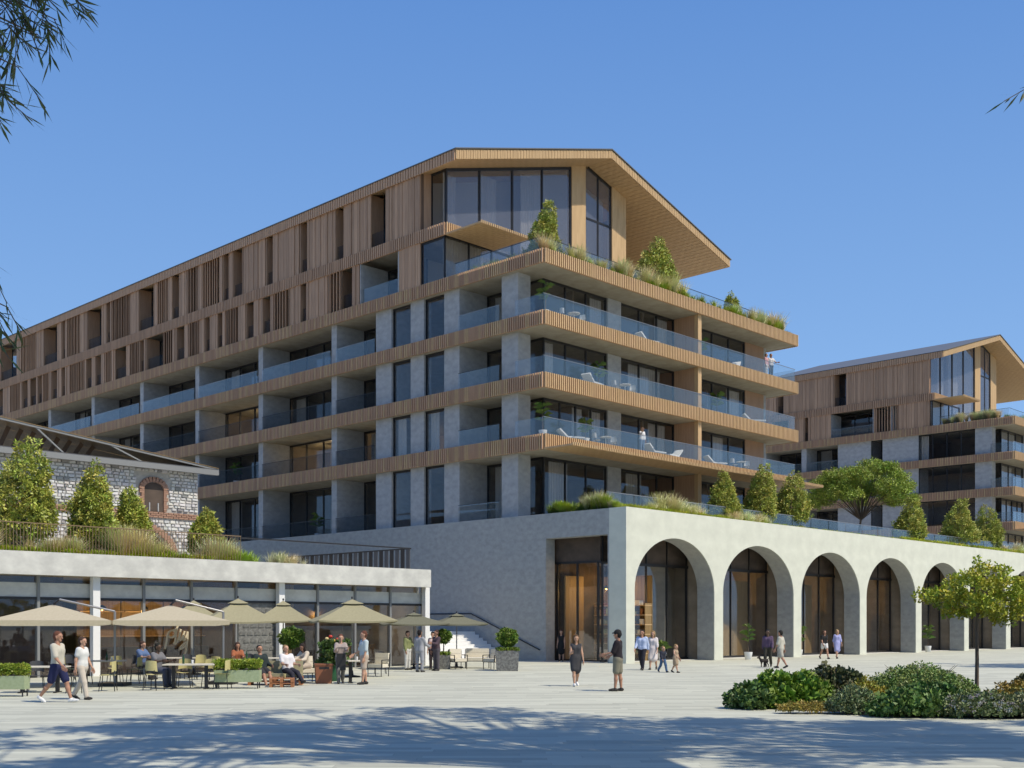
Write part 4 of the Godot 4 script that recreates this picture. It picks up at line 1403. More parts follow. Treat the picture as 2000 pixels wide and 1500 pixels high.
	grass_run("terrace_grass", "soft grasses along the planter of the roof terrace", [
		[site(0.3, 22.08, 5.95), site(25.6, 22.08, 5.95), 0.35, 110, 0, 0.85], [site(0.5, 22.08, 6.1), site(25.0, 22.08, 6.1), 0.5, 120, 1, 1.15], [site(0.5, 22.08, 5.85), site(25.6, 22.08, 5.85), 0.2, 90, 2, 0.7], [site(0.9, 22.14, 6.6), site(0.9, 22.14, 12.0), 0.4, 60, 0, 0.75]], 33)
	grass_run("far_terrace_grass", "soft grasses along the roof terrace of the far block", [[site(66.0, 21.7, 6.4), site(66.0, 21.7, 12.5), 0.8, 90, 1, 1.0], [site(66.2, 21.7, 6.6), site(80.0, 21.7, 6.6), 0.6, 90, 0, 0.9]], 34)
	balcony_plants()

func potted(label: String, at: Vector3, h: float, seed_: int, group: String) -> void:
	var q := RandomNumberGenerator.new()
	q.seed = seed_
	var t := thing("potted_plant", label, "plant", at, q.randf() * TAU, group)
	obj("pot", MB.new().lathe([Vector2(0, 0), Vector2(0.17, 0), Vector2(0.24, 0.42), Vector2(0.2, 0.42), Vector2(0.18, 0.36), Vector2(0, 0.36)], Vector3.ZERO, 14), M.paint_white, t)
	obj("stem", MB.new().tube([Vector3(0, 0.3, 0), Vector3(0.03, h * 0.55, 0.02), Vector3(0, h * 0.85, 0)], [0.03, 0.022, 0.01], 6), M.bark, t)
	var m := MB.new()
	for k in 26:
		var a := q.randf() * TAU
		var y := q.randf_range(0.5, 1.0) * h
		var d := Vector3(cos(a), 0, sin(a))
		var side := Vector3(-sin(a), 0, cos(a)) * 0.07
		var l := q.randf_range(0.3, 0.62)
		var p0 := Vector3(0, y * 0.85, 0)
		var p1 := p0 + d * l * 0.5 + Vector3(0, l * 0.45, 0)
		var p2 := p0 + d * l + Vector3(0, l * 0.2, 0)
		var c := tint(q, Color(0.03, 0.07, 0.012), Color(0.11, 0.17, 0.03))
		m.paint(c)
		m.quad(p0, p1 + side, p2, p1 - side)
	obj("leaves", m, M.leaf, t)

func balcony_plants() -> void:
	var g := "potted plants on the balconies"
	var L := ["tall potted plant behind glass at the third-band corner balcony", "dark potted palm in the middle of the second balcony", "leafy potted plant at the corner of the lowest balcony", "potted plant beside curtains on the lowest balcony", "potted plant right of the timber post, top balcony", "potted palm right of the timber post, second balcony", "leafy potted plant on the ground terrace at the shaded side", "potted plant on a shaded side balcony above the stone roof"]
	var at := [[1.2, 18.78, 6.6, 2.3], [6.0, 15.45, 6.8, 1.9], [0.9, 12.15, 6.5, 2.1], [4.6, 12.15, 6.6, 1.7], [16.4, 18.78, 6.9, 1.9], [18.2, 15.45, 6.9, 1.9], [1.3, 7.7, 27.5, 2.0], [1.4, 12.15, 37.6, 2.0]]
	for k in 8:
		potted(L[k], site(at[k][0], at[k][1], at[k][2]), at[k][3], 200 + k, g)

func foreground_bed() -> void:
	# soil mound with an oval edge
	var m := MB.new()
	var rows := []
	for k in 5:
		var f := float(k) / 4.0
		var ring := PackedVector3Array()
		for q in 40:
			var a := TAU * q / 40.0
			var rr := 1.0 - f * 0.999
			ring.append(Vector3(13.6 + cos(a) * 8.5 * rr, -0.02 + 0.16 * sin(f * PI / 2), -28.2 + sin(a) * 5.6 * rr))
		ring.reverse()
		rows.append(ring)
	m.sheet(rows, true)
	structure("planting_soil", m, M.soil, "oval soil bed at the right foreground")
	var G := "shrubs of the foreground bed"
	var S := [
		["broad grey-green dome shrub in the middle of the foreground bed", 10.05, -28.4, Vector3(1.45, 0.80, 1.1), 1500, "tiny", Color(0.06, 0.105, 0.025), Color(0.17, 0.215, 0.06), 1.15],
		["glossy dark green shrub at the left of the foreground bed", 6.35, -27.0, Vector3(0.95, 0.66, 0.8), 620, "round", Color(0.035, 0.085, 0.008), Color(0.13, 0.20, 0.02), 1.5],
		["low dark shrub at the left tip of the foreground bed", 5.45, -26.5, Vector3(0.5, 0.42, 0.5), 260, "round", Color(0.02, 0.055, 0.012), Color(0.08, 0.13, 0.03), 1.3],
		["bright green upright shrub behind the glossy one in the bed", 7.25, -28.2, Vector3(0.6, 0.6, 0.6), 320, "round", Color(0.05, 0.10, 0.01), Color(0.16, 0.21, 0.025), 1.4],
		["dark purple-brown shrub behind the bed's middle", 8.35, -29.8, Vector3(0.85, 0.66, 0.6), 420, "round", Color(0.03, 0.045, 0.016), Color(0.08, 0.085, 0.03), 1.4],
		["mustard-yellow low shrub left of the grey-green dome", 8.35, -27.4, Vector3(0.55, 0.48, 0.45), 340, "tiny", Color(0.13, 0.12, 0.012), Color(0.24, 0.21, 0.03), 1.3],
		["grey-leaved rounded shrub at the bed's front left", 7.35, -24.9, Vector3(0.55, 0.48, 0.5), 380, "tiny", Color(0.06, 0.09, 0.035), Color(0.15, 0.18, 0.08), 1.2],
		["mid-green mounded shrub at the bed's front", 8.35, -24.2, Vector3(0.85, 0.40, 0.6), 480, "round", Color(0.03, 0.075, 0.015), Color(0.10, 0.15, 0.03), 1.1],
		["white-flecked flowering shrub at the bed's front right", 9.7, -23.9, Vector3(0.95, 0.38, 0.65), 560, "tiny", Color(0.04, 0.07, 0.02), Color(0.15, 0.17, 0.07), 1.25],
		["long grey-flowering shrub at the front right picture edge", 11.2, -24.0, Vector3(1.1, 0.38, 0.7), 600, "tiny", Color(0.05, 0.075, 0.03), Color(0.16, 0.17, 0.09), 1.25],
		["orange-tinged low shrub right of the young tree's trunk", 12.4, -27.2, Vector3(1.2, 0.50, 0.8), 620, "tiny", Color(0.12, 0.085, 0.012), Color(0.22, 0.17, 0.03), 1.3],
		["low green shrub between the bed's front and the dome", 9.4, -26.0, Vector3(0.9, 0.45, 0.6), 420, "round", Color(0.03, 0.07, 0.015), Color(0.09, 0.14, 0.03), 1.2],
		["dark shrub at the right picture edge behind the young tree", 13.9, -30.0, Vector3(0.9, 0.62, 0.8), 420, "round", Color(0.025, 0.03, 0.012), Color(0.07, 0.075, 0.03), 1.3],
		["small yellow groundcover plant at the bed's front left edge", 6.35, -25.0, Vector3(0.7, 0.14, 0.35), 220, "tiny", Color(0.14, 0.12, 0.02), Color(0.26, 0.20, 0.05), 1.0],
	]
	for k in S.size():
		var s: Array = S[k]
		var t := shrub("bed_shrub", s[0], Vector3(s[1], 0.06, s[2]), s[3], s[4], CL[s[5]], s[6], s[7], s[8], 300 + k, G)
		if k == 8 or k == 9:
			var q := RandomNumberGenerator.new()
			q.seed = 350 + k
			var xf := []
			var co := []
			for j in 150:
				var d := Vector3(q.randfn(), absf(q.randfn()), q.randfn()).normalized() * q.randf_range(0.9, 1.08)
				xf.append(rnd_xf(q, Vector3(d.x * s[3].x, d.y * s[3].y + 0.05, d.z * s[3].z), 0.5))
				co.append(tint(q, Color(0.18, 0.17, 0.18), Color(0.34, 0.33, 0.32)))
			stuff(baked("blossoms", CL.tiny, M.leaf, t, xf, co))

# tall trees just outside the picture; their shadows dapple the plaza
func shade_trees() -> void:
	var q := RandomNumberGenerator.new()
	var T := [
		["tall spreading tree behind the viewer whose shade dapples the left foreground", Vector3(3.6, 0, 3.0), Vector3(0.2, 13.0, -13.2), Vector3(5.2, 1.3, 5.2), 36],
		["tall spreading tree right of the viewer whose shade dapples the middle foreground", Vector3(9.0, 0, -8.5), Vector3(7.0, 15.2, -16.2), Vector3(5.2, 1.4, 5.0), 36],
		["tall spreading tree beyond the right picture edge shading the planting bed", Vector3(15.5, 0, -13.5), Vector3(14.0, 13.6, -14.6), Vector3(5.0, 1.6, 3.8), 36],
		["tall spreading tree far right shading the plaza by the arcade", Vector3(33.0, 0, -50.0), Vector3(30.0, 8.5, -51.5), Vector3(4.6, 1.6, 3.2), 16],
		["tall spreading tree right of the bed out of the picture", Vector3(21.5, 0, -14.0), Vector3(20.6, 12.0, -14.6), Vector3(4.2, 1.6, 3.4), 20],
	]
	for k in T.size():
		q.seed = 60 + k
		var s: Array = T[k]
		var c: Vector3 = s[2] - s[1]
		var r: Vector3 = s[3]
		var cl := []
		for j in s[4] * 2:
			var a := q.randf() * TAU
			var rr := sqrt(q.randf())
			cl.append([c + Vector3(cos(a) * rr * r.x, q.randf_range(-0.4, 1.0) * r.y, sin(a) * rr * r.z), Vector3(0.85, 0.5, 0.85)])
		var fork := Vector3(c.x * 0.35, c.y * 0.62, c.z * 0.35)
		broad_tree("shade_tree", s[0], s[1], [Vector3.ZERO, Vector3(fork.x * 0.2, fork.y * 0.5, fork.z * 0.2), fork], [0.38, 0.3, 0.22], cl, 16 if k < 2 else 19, CL.spray, Color(0.03, 0.05, 0.01), Color(0.06, 0.085, 0.02), 0.76, 70 + k, "tall trees around the viewer")
	# drooping needle trees at both picture edges
	for side in 2:
		q.seed = 90 + side
		var base := Vector3(-6.6, 0, -8.6) if side == 0 else Vector3(8.2, 0, -9.4)
		var t := thing("weeping_tree", ["dark drooping fine-leaved tree hanging into the upper left corner", "dark drooping fine-leaved tree just touching the right picture edge"][side], "tree", base, 0.0, "drooping trees beside the viewer")
		var tr := obj("trunk", MB.new().tube([Vector3.ZERO, Vector3(0.1, 2.6, 0), Vector3(0.0, 5.4, 0), Vector3(0.2, 8.0, 0)], [0.22, 0.19, 0.14, 0.05], 9), M.bark, t)
		var lv := MB.new()
		var tips: Array
		if side == 0:
			tips = [[3.05, 6.62, -0.4], [2.8, 6.2, -0.3], [2.7, 6.5, 0.1], [2.75, 6.0, -0.2], [3.3, 6.75, -0.3], [2.55, 6.35, 0.1], [2.85, 6.75, -0.1], [2.95, 6.45, -0.3], [2.6, 6.7, -0.4], [2.72, 4.35, -0.3], [2.66, 4.15, -0.1], [2.6, 4.7, -0.2], [2.4, 7.0, 0.3], [2.5, 6.05, -0.4], [-1.5, 6.5, 1.0], [-2.0, 7.0, -1.0], [0.5, 7.6, 1.5]]
		else:
			tips = [[-3.92, 6.62, 0.0], [-3.9, 6.4, -0.1], [-3.3, 7.3, 0.2], [-2.5, 7.6, 0.4], [1.5, 7.0, 1.0], [1.2, 6.5, -1.2]]
		for k in tips.size():
			var e := Vector3(tips[k][0], tips[k][1], tips[k][2])
			var s := Vector3(0.05, minf(e.y + 0.3, 7.6) - 1.0, 0)
			var m := s.lerp(e, 0.55) + Vector3(0, 0.75, 0)
			obj("branch", MB.new().tube([s, s.lerp(m, 0.5) + Vector3(0, 0.12, 0), m, m.lerp(e, 0.6) + Vector3(0, 0.05, 0), e], [0.05, 0.035, 0.022, 0.012, 0.004], 5), M.bark, tr)
			# fine hanging twigs with narrow leaves along the outer half of the branch
			for j in 18:
				var f := q.randf_range(0.2, 1.0)
				var p0 := m.lerp(e, f)
				var dir := Vector3(q.randfn() * 0.45 + 0.35 * signf(e.x), -0.75 + q.randfn() * 0.35, q.randfn() * 0.5).normalized()
				var tl := q.randf_range(0.18, 0.45)
				lv.paint(Color(0.08, 0.06, 0.04))
				lv.bar(p0, p0 + dir * tl, 0.006, 0.006)
				for n in 9:
					var a := p0 + dir * tl * (0.15 + 0.1 * n)
					var o := (dir * 0.9 + Vector3(q.randfn(), q.randfn(), q.randfn()) * 0.42 + Vector3(0, -0.25, 0)).normalized()
					var l := q.randf_range(0.10, 0.22)
					var sd := o.cross(Vector3(q.randfn(), q.randfn(), q.randfn())).normalized() * q.randf_range(0.006, 0.012)
					lv.paint(tint(q, Color(0.020, 0.034, 0.010), Color(0.040, 0.058, 0.016)))
					lv.quad(a, a + o * l * 0.5 + sd, a + o * l, a + o * l * 0.5 - sd)
		obj("crown", lv, M.leaf, t)

# ---------------------------------------------------------------- café furniture
func legs4(t: Node, w: float, d: float, h: float, r: float, m: Material, splay := 0.04) -> void:
	for x in [-1, 1]:
		for z in [-1, 1]:
			obj("leg", MB.new().tube([Vector3(x * (w / 2 + splay), 0, z * (d / 2 + splay)), Vector3(x * w / 2, h, z * d / 2)], [r], 6), m, t)

func shell_chair(called: String, label: String, at: Vector3, turn: float, m: Material, group: String) -> void:
	var t := thing(called, label, "chair", at, turn, group)
	legs4(t, 0.36, 0.36, 0.44, 0.013, M.frame_dark)
	var rows := []
	for k in 5:
		var z := lerpf(0.22, -0.2, k / 4.0)
		var r := PackedVector3Array()
		for q in 7:
			var x := lerpf(-0.23, 0.23, q / 6.0) * (1.0 - 0.12 * absf(k / 2.0 - 1.0))
			r.append(Vector3(x, 0.45 + 0.03 * absf(x / 0.23) * absf(x / 0.23), z))
		rows.append(r)
	obj("seat", MB.new().sheet(rows, false), m, t)
	rows = []
	for k in 5:
		var y := 0.56 + k * 0.075
		var r := PackedVector3Array()
		for q in 9:
			var a := lerpf(-1.0, 1.0, q / 8.0)
			r.append(Vector3(sin(a) * 0.25 * (1.0 - 0.04 * k * absf(a)), y + 0.02 * cos(a * 2.0), -0.02 - cos(a) * 0.21))
		rows.append(r)
	obj("backrest", MB.new().sheet(rows, false), m, t)
	for x in [-0.15, 0.15]:
		obj("back_post", MB.new().tube([Vector3(x, 0.44, -0.17), Vector3(x, 0.6, -0.215)], [0.011], 6), M.frame_dark, t)

func cushion_chair(label: String, at: Vector3, turn: float, w: float, group: String) -> void:
	var t := thing("lounge_armchair", label, "armchair", at, turn, group)
	legs4(t, w - 0.06, 0.56, 0.34, 0.016, M.frame_dark, 0.0)
	var fr := MB.new()
	for x in [-1, 1]:
		fr.bar(Vector3(x * w / 2, 0.34, 0.28), Vector3(x * w / 2, 0.62, 0.28), 0.03, 0.03)
		fr.bar(Vector3(x * w / 2, 0.62, 0.28), Vector3(x * w / 2, 0.62, -0.3), 0.03, 0.03)
		fr.bar(Vector3(x * w / 2, 0.34, -0.3), Vector3(x * w / 2, 0.85, -0.34), 0.03, 0.03)
	fr.span(Vector3(-w / 2, 0.31, -0.3), Vector3(w / 2, 0.34, 0.3))
	obj("frame", fr, M.frame_dark, t)
	obj("seat_cushion", MB.new().span(Vector3(-w / 2 + 0.03, 0.34, -0.26), Vector3(w / 2 - 0.03, 0.47, 0.3)), M.cloth_cream, t)
	for k in 2:
		obj("back_cushion", MB.new().box(Vector3(0, 0.58 + k * 0.2, -0.29 - k * 0.02), Vector3(w - 0.06, 0.19, 0.12), Basis(Vector3.RIGHT, -0.1)), M.cloth_cream, t)

func table(label: String, at: Vector3, turn: float, w: float, d: float, group: String) -> void:
	var t := thing("cafe_table", label, "table", at, turn, group)
	obj("table_top", MB.new().span(Vector3(-w / 2, 0.715, -d / 2), Vector3(w / 2, 0.75, d / 2)), M.table_pale, t)
	for x in [-1, 1]:
		obj("leg", MB.new().span(Vector3(x * w * 0.32 - 0.05, 0.02, -0.05), Vector3(x * w * 0.32 + 0.05, 0.715, 0.05)), M.frame_dark, t)
		obj("foot", MB.new().span(Vector3(x * w * 0.32 - 0.04, 0, -d * 0.42), Vector3(x * w * 0.32 + 0.04, 0.03, d * 0.42)), M.frame_dark, t)

func canopy_mesh(r: float, rim: float, apex: float, sag: float, valance: float) -> MB:
	var m := MB.new()
	var n := 8
	for side in 4:
		var a := Vector3(r, rim, r)
		var b := Vector3(-r, rim, r)
		var rot := Basis(Vector3.UP, side * PI / 2)
		var rows := []
		for k in n + 1:
			var f := float(k) / n
			var row := PackedVector3Array()
			for q in 9:
				var g := q / 8.0
				var p := a.lerp(b, g).lerp(Vector3(0, apex, 0), f)
				p.y -= sag * sin(PI * g) * (1.0 - f) + sag * 0.6 * sin(PI * f)
				row.append(rot * p)
			row.reverse()
			rows.append(row)
		m.sheet(rows, false)
		var up := PackedVector3Array()
		var lo := PackedVector3Array()
		for q in 9:
			var g := q / 8.0
			var p := a.lerp(b, g)
			p.y -= sag * sin(PI * g)
			up.append(rot * p)
			lo.append(rot * (p - Vector3(0, valance * (0.75 if q == 0 or q == 8 else 1.0), 0)))
		lo.reverse(); up.reverse()
		m.sheet([lo, up], false)
	return m

func parasol(label: String, at: Vector3, r: float, rim: float, apex: float, cloth: Material, turn: float, group: String) -> void:
	var t := thing("parasol", label, "parasol", at, turn, group)
	obj("pole", MB.new().tube([Vector3(0, 0.05, 0), Vector3(0, apex + 0.06, 0)], [0.025], 8), M.frame_grey, t)
	obj("base", MB.new().lathe([Vector2(0, 0), Vector2(0.3, 0), Vector2(0.29, 0.05), Vector2(0.06, 0.07), Vector2(0.04, 0.25), Vector2(0, 0.25)], Vector3.ZERO, 16), M.frame_dark, t)
	obj("canopy", canopy_mesh(r, rim, apex, 0.05, 0.06), cloth, t)
	obj("finial", MB.new().ball(Vector3(0, apex + 0.09, 0), Vector3(0.035, 0.05, 0.035), 8, 6), M.frame_dark, t)
	obj("vent_flap", canopy_mesh(r * 0.26, apex - (apex - rim) * 0.17, apex + 0.04, 0.01, 0.015), cloth, t)
	for k in 4:
		var a := PI / 4 + k * PI / 2
		obj("rib", MB.new().tube([Vector3(0, apex - 0.1, 0), Vector3(cos(a) * r * 1.38, rim - 0.04, sin(a) * r * 1.38)], [0.011], 5), M.frame_grey, t)

func cantilever(label: String, at: Vector3, mast: Vector3, r: float, turn: float, group: String) -> void:
	var t := thing("cantilever_parasol", label, "parasol", at, 0.0, group)
	var cn := obj("canopy", canopy_mesh(r, 2.06, 2.56, 0.0, 0.17), M.cloth_sand, t)
	cn.rotation.y = turn
	obj("mast", MB.new().tube([mast, mast + Vector3(0, 2.35, 0)], [0.04], 8), M.steel, t)
	obj("base", MB.new().box(mast + Vector3(0, 0.05, 0), Vector3(0.8, 0.1, 0.8)), M.frame_dark, t)
	obj("arm", MB.new().tube([mast + Vector3(0, 2.35, 0), Vector3(mast.x * 0.1, 2.72, mast.z * 0.1)], [0.035], 8), M.steel, t)
	obj("hanger", MB.new().tube([Vector3(mast.x * 0.1, 2.72, mast.z * 0.1), Vector3(0, 2.55, 0)], [0.03], 8), M.frame_dark, t)
	for k in 4:
		var a := PI / 4 + k * PI / 2 - turn
		obj("rib", MB.new().tube([Vector3(0, 2.5, 0), Vector3(cos(a) * r * 1.38, 2.03, sin(a) * r * 1.38)], [0.013], 5), M.frame_grey, t)

func topiary(label: String, at: Vector3, ball_y: float, r: float, box: Vector3, seed_: int, m: Material, n := 420) -> void:
	var q := RandomNumberGenerator.new()
	q.seed = seed_
	var t := thing("topiary_tree", label, "topiary", at, 0.0, "ball-clipped trees in planters")
	obj("planter", MB.new().prism(PackedVector2Array([Vector2(-box.x / 2 * 0.9, 0), Vector2(box.x / 2 * 0.9, 0), Vector2(box.x / 2, box.y), Vector2(-box.x / 2, box.y)]), -box.z / 2, box.z / 2), m, t)
	obj("soil", MB.new().span(Vector3(-box.x * 0.44, box.y - 0.01, -box.z * 0.44), Vector3(box.x * 0.44, box.y + 0.015, box.z * 0.44)), M.soil, t)
	obj("trunk", MB.new().tube([Vector3(0, box.y - 0.05, 0), Vector3(0.01, (box.y + ball_y) / 2, 0), Vector3(0, ball_y, 0)], [0.03, 0.026, 0.02], 7), M.bark, t)
	var xf := []
	var co := []
	for k in n:
		var d := Vector3(q.randfn(), q.randfn(), q.randfn()).normalized() * pow(q.randf(), 0.3) * r * (1.0 + 0.1 * sin(q.randf() * 9.0))
		xf.append(rnd_xf(q, Vector3(d.x, d.y * 0.85 + ball_y, d.z), q.randf_range(0.8, 1.3)))
		co.append(tint(q, Color(0.03, 0.075, 0.01), Color(0.12, 0.17, 0.02)))
	for k in n / 5:
		xf.append(rnd_xf(q, Vector3(q.randf_range(-0.45, 0.45) * box.x, box.y + 0.05, q.randf_range(-0.45, 0.45) * box.z), 1.0))
		co.append(tint(q, Color(0.05, 0.10, 0.01), Color(0.16, 0.20, 0.03)))
	baked("crown", CL.round, M.leaf, t, xf, co)

func hedge_box(label: String, at: Vector3, w: float, turn: float, seed_: int) -> void:
	var q := RandomNumberGenerator.new()
	q.seed = seed_
	var t := thing("hedge_planter", label, "planter", at, turn, "pale green hedge planters")
	obj("trough", MB.new().span(Vector3(-w / 2, 0.2, -0.2), Vector3(w / 2, 0.56, 0.2)), M.planter_green, t)
	obj("soil", MB.new().span(Vector3(-w / 2 + 0.03, 0.55, -0.17), Vector3(w / 2 - 0.03, 0.575, 0.17)), M.soil, t)
	for x in [-1, 1]:
		for z in [-1, 1]:
			obj("leg", MB.new().span(Vector3(x * (w / 2 - 0.06) - 0.015, 0, z * 0.17 - 0.015), Vector3(x * (w / 2 - 0.06) + 0.015, 0.2, z * 0.17 + 0.015)), M.frame_dark, t)
	var xf := []
	var co := []
	for k in 520:
		xf.append(rnd_xf(q, Vector3(q.randf_range(-0.5, 0.5) * w, 0.58 + 0.26 * pow(q.randf(), 0.6), q.randf_range(-0.21, 0.21)), q.randf_range(0.8, 1.2)))
		co.append(tint(q, Color(0.09, 0.14, 0.01), Color(0.22, 0.26, 0.03)))
	baked("hedge", CL.tiny, M.leaf, t, xf, co)

func pallet(called: String, label: String, at: Vector3, turn: float, w: float, d: float, layers: int, group: String) -> Node3D:
	var t := thing(called, label, "pallet sofa" if layers > 1 else "pallet table", at, turn, group)
	for l in layers:
		var y := l * 0.145
		for k in 3:
			obj("bearer", MB.new().span(Vector3(-w / 2 + k * (w - 0.1) / 2, y, -d / 2), Vector3(-w / 2 + 0.1 + k * (w - 0.1) / 2, y + 0.1, d / 2)), M.pallet_wood, t)
		var n := 5
		for k in n:
			var z := -d / 2 + k * (d - 0.1) / (n - 1)
			obj("plank", MB.new().span(Vector3(-w / 2, y + 0.1, z), Vector3(w / 2, y + 0.125, z + 0.1)), M.pallet_wood, t)
	return t

func lounger(label: String, at: Vector3, turn: float) -> void:
	var t := thing("sun_lounger", label, "lounger", at, turn, "white loungers on the balconies")
	legs4(t, 0.5, 0.9, 0.26, 0.02, M.paint_white, 0.0)
	obj("seat", MB.new().span(Vector3(-0.3, 0.26, -0.35), Vector3(0.3, 0.34, 0.75)), M.paint_white, t)
	obj("backrest", MB.new().box(Vector3(0, 0.52, -0.52), Vector3(0.6, 0.08, 0.62), Basis(Vector3.RIGHT, 0.75)), M.paint_white, t)

func build_cafe() -> void:
	var g := "sand cantilever parasols"
	cantilever("sand cantilever parasol at the left picture edge", Vector3(-14.3, 0, -36.0), Vector3(1.75, 0, -0.5), 1.72, 0.32, g)
	cantilever("sand cantilever parasol in front of the script sign", Vector3(-10.95, 0, -37.0), Vector3(1.55, 0, -0.6), 1.72, 0.32, g)
	g = "olive cafe parasols"
	parasol("olive parasol left of the stone scale wall panel", Vector3(-10.25, 0, -43.2), 1.32, 2.08, 2.88, M.cloth_olive, 0.35, g)
	parasol("olive parasol in front of the middle white column", Vector3(-9.15, 0, -46.2), 1.15, 2.12, 2.86, M.cloth_olive, 0.2, g)
	parasol("olive parasol above the standing man in pale blue shirt", Vector3(-5.9, 0, -42.6), 1.42, 2.10, 2.84, M.cloth_olive, 0.3, g)
	parasol("dull olive parasol beside the pavilion's last white column", Vector3(-4.3, 0, -50.6), 1.3, 2.0, 2.44, M.cloth_moss, 0.3, g)
	parasol("dull olive parasol in front of the white stair", Vector3(-2.5, 0, -52.2), 1.15, 2.0, 2.42, M.cloth_moss, 0.3, g)
	parasol("small olive parasol behind the second cantilever parasol", Vector3(-12.4, 0, -45.0), 1.1, 2.15, 2.85, M.cloth_olive, 0.3, g)
	g = "pale cafe tables"
	table("pale cafe table behind the left hedge planter", Vector3(-13.4, 0, -32.8), 0.1, 1.5, 0.75, g)
	table("pale cafe table by the left white column", Vector3(-13.6, 0, -38.2), 0.1, 1.5, 0.75, g)
	table("pale cafe table in front of the script sign", Vector3(-9.7, 0, -34.8), 0.1, 1.5, 0.75, g)
	table("pale cafe table behind the right hedge planter", Vector3(-9.2, 0, -39.6), 0.1, 1.4, 0.75, g)
	table("small pale cafe table between waitress and standing man", Vector3(-5.15, 0, -38.4), 0.3, 0.7, 0.7, g)
	g = "yellow cafe chairs"
	var L := ["yellow chair just right of the walking couple", "yellow chair right of the table by the white column", "yellow chair at the near side of the sign table's left end", "yellow chair behind the sign table, left one", "yellow chair behind the sign table, right one", "yellow chair at the right end of the sign table", "yellow chair at the table behind the right hedge planter", "yellow chair left of the table by the white column", "yellow chair behind the table by the white column", "yellow chair near the glass by the script sign"]
	var at := [[-11.75, -33.6, -1.4], [-12.4, -38.0, -1.6], [-10.55, -34.0, 2.9], [-10.1, -35.6, 0.1], [-9.3, -35.6, 0.0], [-8.7, -34.7, -1.6], [-9.9, -38.9, 2.8], [-14.75, -38.3, 1.6], [-13.4, -39.0, 0.1], [-10.9, -40.6, 0.5]]
	for k in 10:
		shell_chair("cafe_chair", L[k], Vector3(at[k][0], 0, at[k][1]), at[k][2], M.cloth_yellow, g)
	g = "dark cafe chairs near the glass"
	L = ["dark chair at the glass behind the left cantilever parasol", "dark chair at the glass left of the script sign", "dark chair at the glass right of the script sign", "dark chair by the stone scale panel", "dark chair behind the reclining men", "dark chair right of the flower pot by the glass", "dark chair at the left table's near side", "dark chair right of the left table behind the hedge", "dark chair near side of the table by the white column", "dark chair with the guest in the blue shirt", "dark chair with the guest in the rust top", "dark chair with the guest in grey at the sign table"]
	at = [[-15.6, -40.6, 0.4], [-12.6, -41.0, -0.5], [-11.6, -41.4, 0.6], [-9.6, -42.0, 0.2], [-7.6, -41.4, -0.3], [-5.2, -45.6, 0.2], [-13.8, -33.5, 0.3], [-12.3, -32.6, -1.5], [-13.9, -37.4, 2.9], [-12.9, -40.0, 1.2], [-9.6, -40.4, 0.4], [-10.9, -35.3, 1.1]]
	for k in 12:
		shell_chair("dark_chair", L[k], Vector3(at[k][0], 0, at[k][1]), at[k][2], M.frame_mid, g)
	table("pale cafe table by the glass under the olive parasols", Vector3(-8.6, 0, -41.6), 0.2, 1.2, 0.75, "pale cafe tables")
	table("pale cafe table at the glass left of the script sign", Vector3(-12.1, 0, -41.9), 0.2, 1.2, 0.7, "pale cafe tables")
	L = ["green bottle on the table by the left white column", "clear glass on the table by the left white column", "green bottle on the table before the script sign", "clear glass on the table before the script sign", "green bottle on the table behind the right hedge planter", "clear glass on the small table by the waitress"]
	var bat := [[-13.4, -38.2], [-13.2, -38.1], [-9.9, -34.8], [-9.6, -34.7], [-9.1, -39.6], [-5.15, -38.35]]
	for k in 6:
		var bo := k % 2 == 0
		var mm: Material = M.bottle_green if bo else M.paint_white
		tag(obj("bottle" if bo else "drinking_glass", MB.new().lathe([Vector2(0, 0), Vector2(0.035, 0), Vector2(0.036, 0.17), Vector2(0.014, 0.22), Vector2(0.014, 0.28), Vector2(0, 0.28)] if bo else [Vector2(0, 0), Vector2(0.03, 0), Vector2(0.036, 0.12), Vector2(0.033, 0.12), Vector2(0.028, 0.01), Vector2(0, 0.01)], Vector3(bat[k][0], 0.752, bat[k][1]), 10), mm, self), L[k], "bottle" if bo else "glass", "things on the cafe tables")
	hedge_box("pale green hedge planter at the left picture edge", Vector3(-13.65, 0, -31.0), 1.25, 0.05, 1)
	hedge_box("pale green hedge planter in front of the pallet seats", Vector3(-8.3, 0, -35.0), 1.35, 0.05, 2)
	g = "reddish pallet furniture"
	var ps := pallet("pallet_sofa", "low reddish pallet seat with two men reclining on it", Vector3(-7.6, 0, -37.2), 0.1, 1.7, 0.8, 2, g)
	obj("seat_cushion", MB.new().span(Vector3(-0.83, 0.27, -0.36), Vector3(0.83, 0.37, 0.38)), M.cloth_olive, ps)
	obj("back_cushion", MB.new().box(Vector3(0, 0.55, -0.36), Vector3(1.66, 0.4, 0.14), Basis(Vector3.RIGHT, -0.2)), M.cloth_olive, ps)
	pallet("pallet_table", "reddish pallet table in front of the reclining men", Vector3(-7.15, 0, -35.9), 0.15, 0.75, 0.6, 2, g)
	tag(obj("drink_cup", MB.new().lathe([Vector2(0, 0), Vector2(0.035, 0), Vector2(0.045, 0.13), Vector2(0.04, 0.13), Vector2(0, 0.1)], Vector3(-7.05, 0.272, -35.8), 10), M.cloth_yellow, self), "yellow cup standing on the reddish pallet table", "cup")
	# bin, flower pot, green cart
	var b := thing("litter_bin", "reddish brown square litter bin beside the waitress", "bin", Vector3(-6.2, 0, -38.0), 0.25)
	obj("body", MB.new().prism(PackedVector2Array([Vector2(-0.25, 0), Vector2(0.25, 0), Vector2(0.28, 0.6), Vector2(-0.28, 0.6)]), -0.25, 0.25), M.bin_brown, b)
	obj("lid", MB.new().span(Vector3(-0.3, 0.6, -0.27), Vector3(0.3, 0.65, 0.27)), M.bin_brown, b)
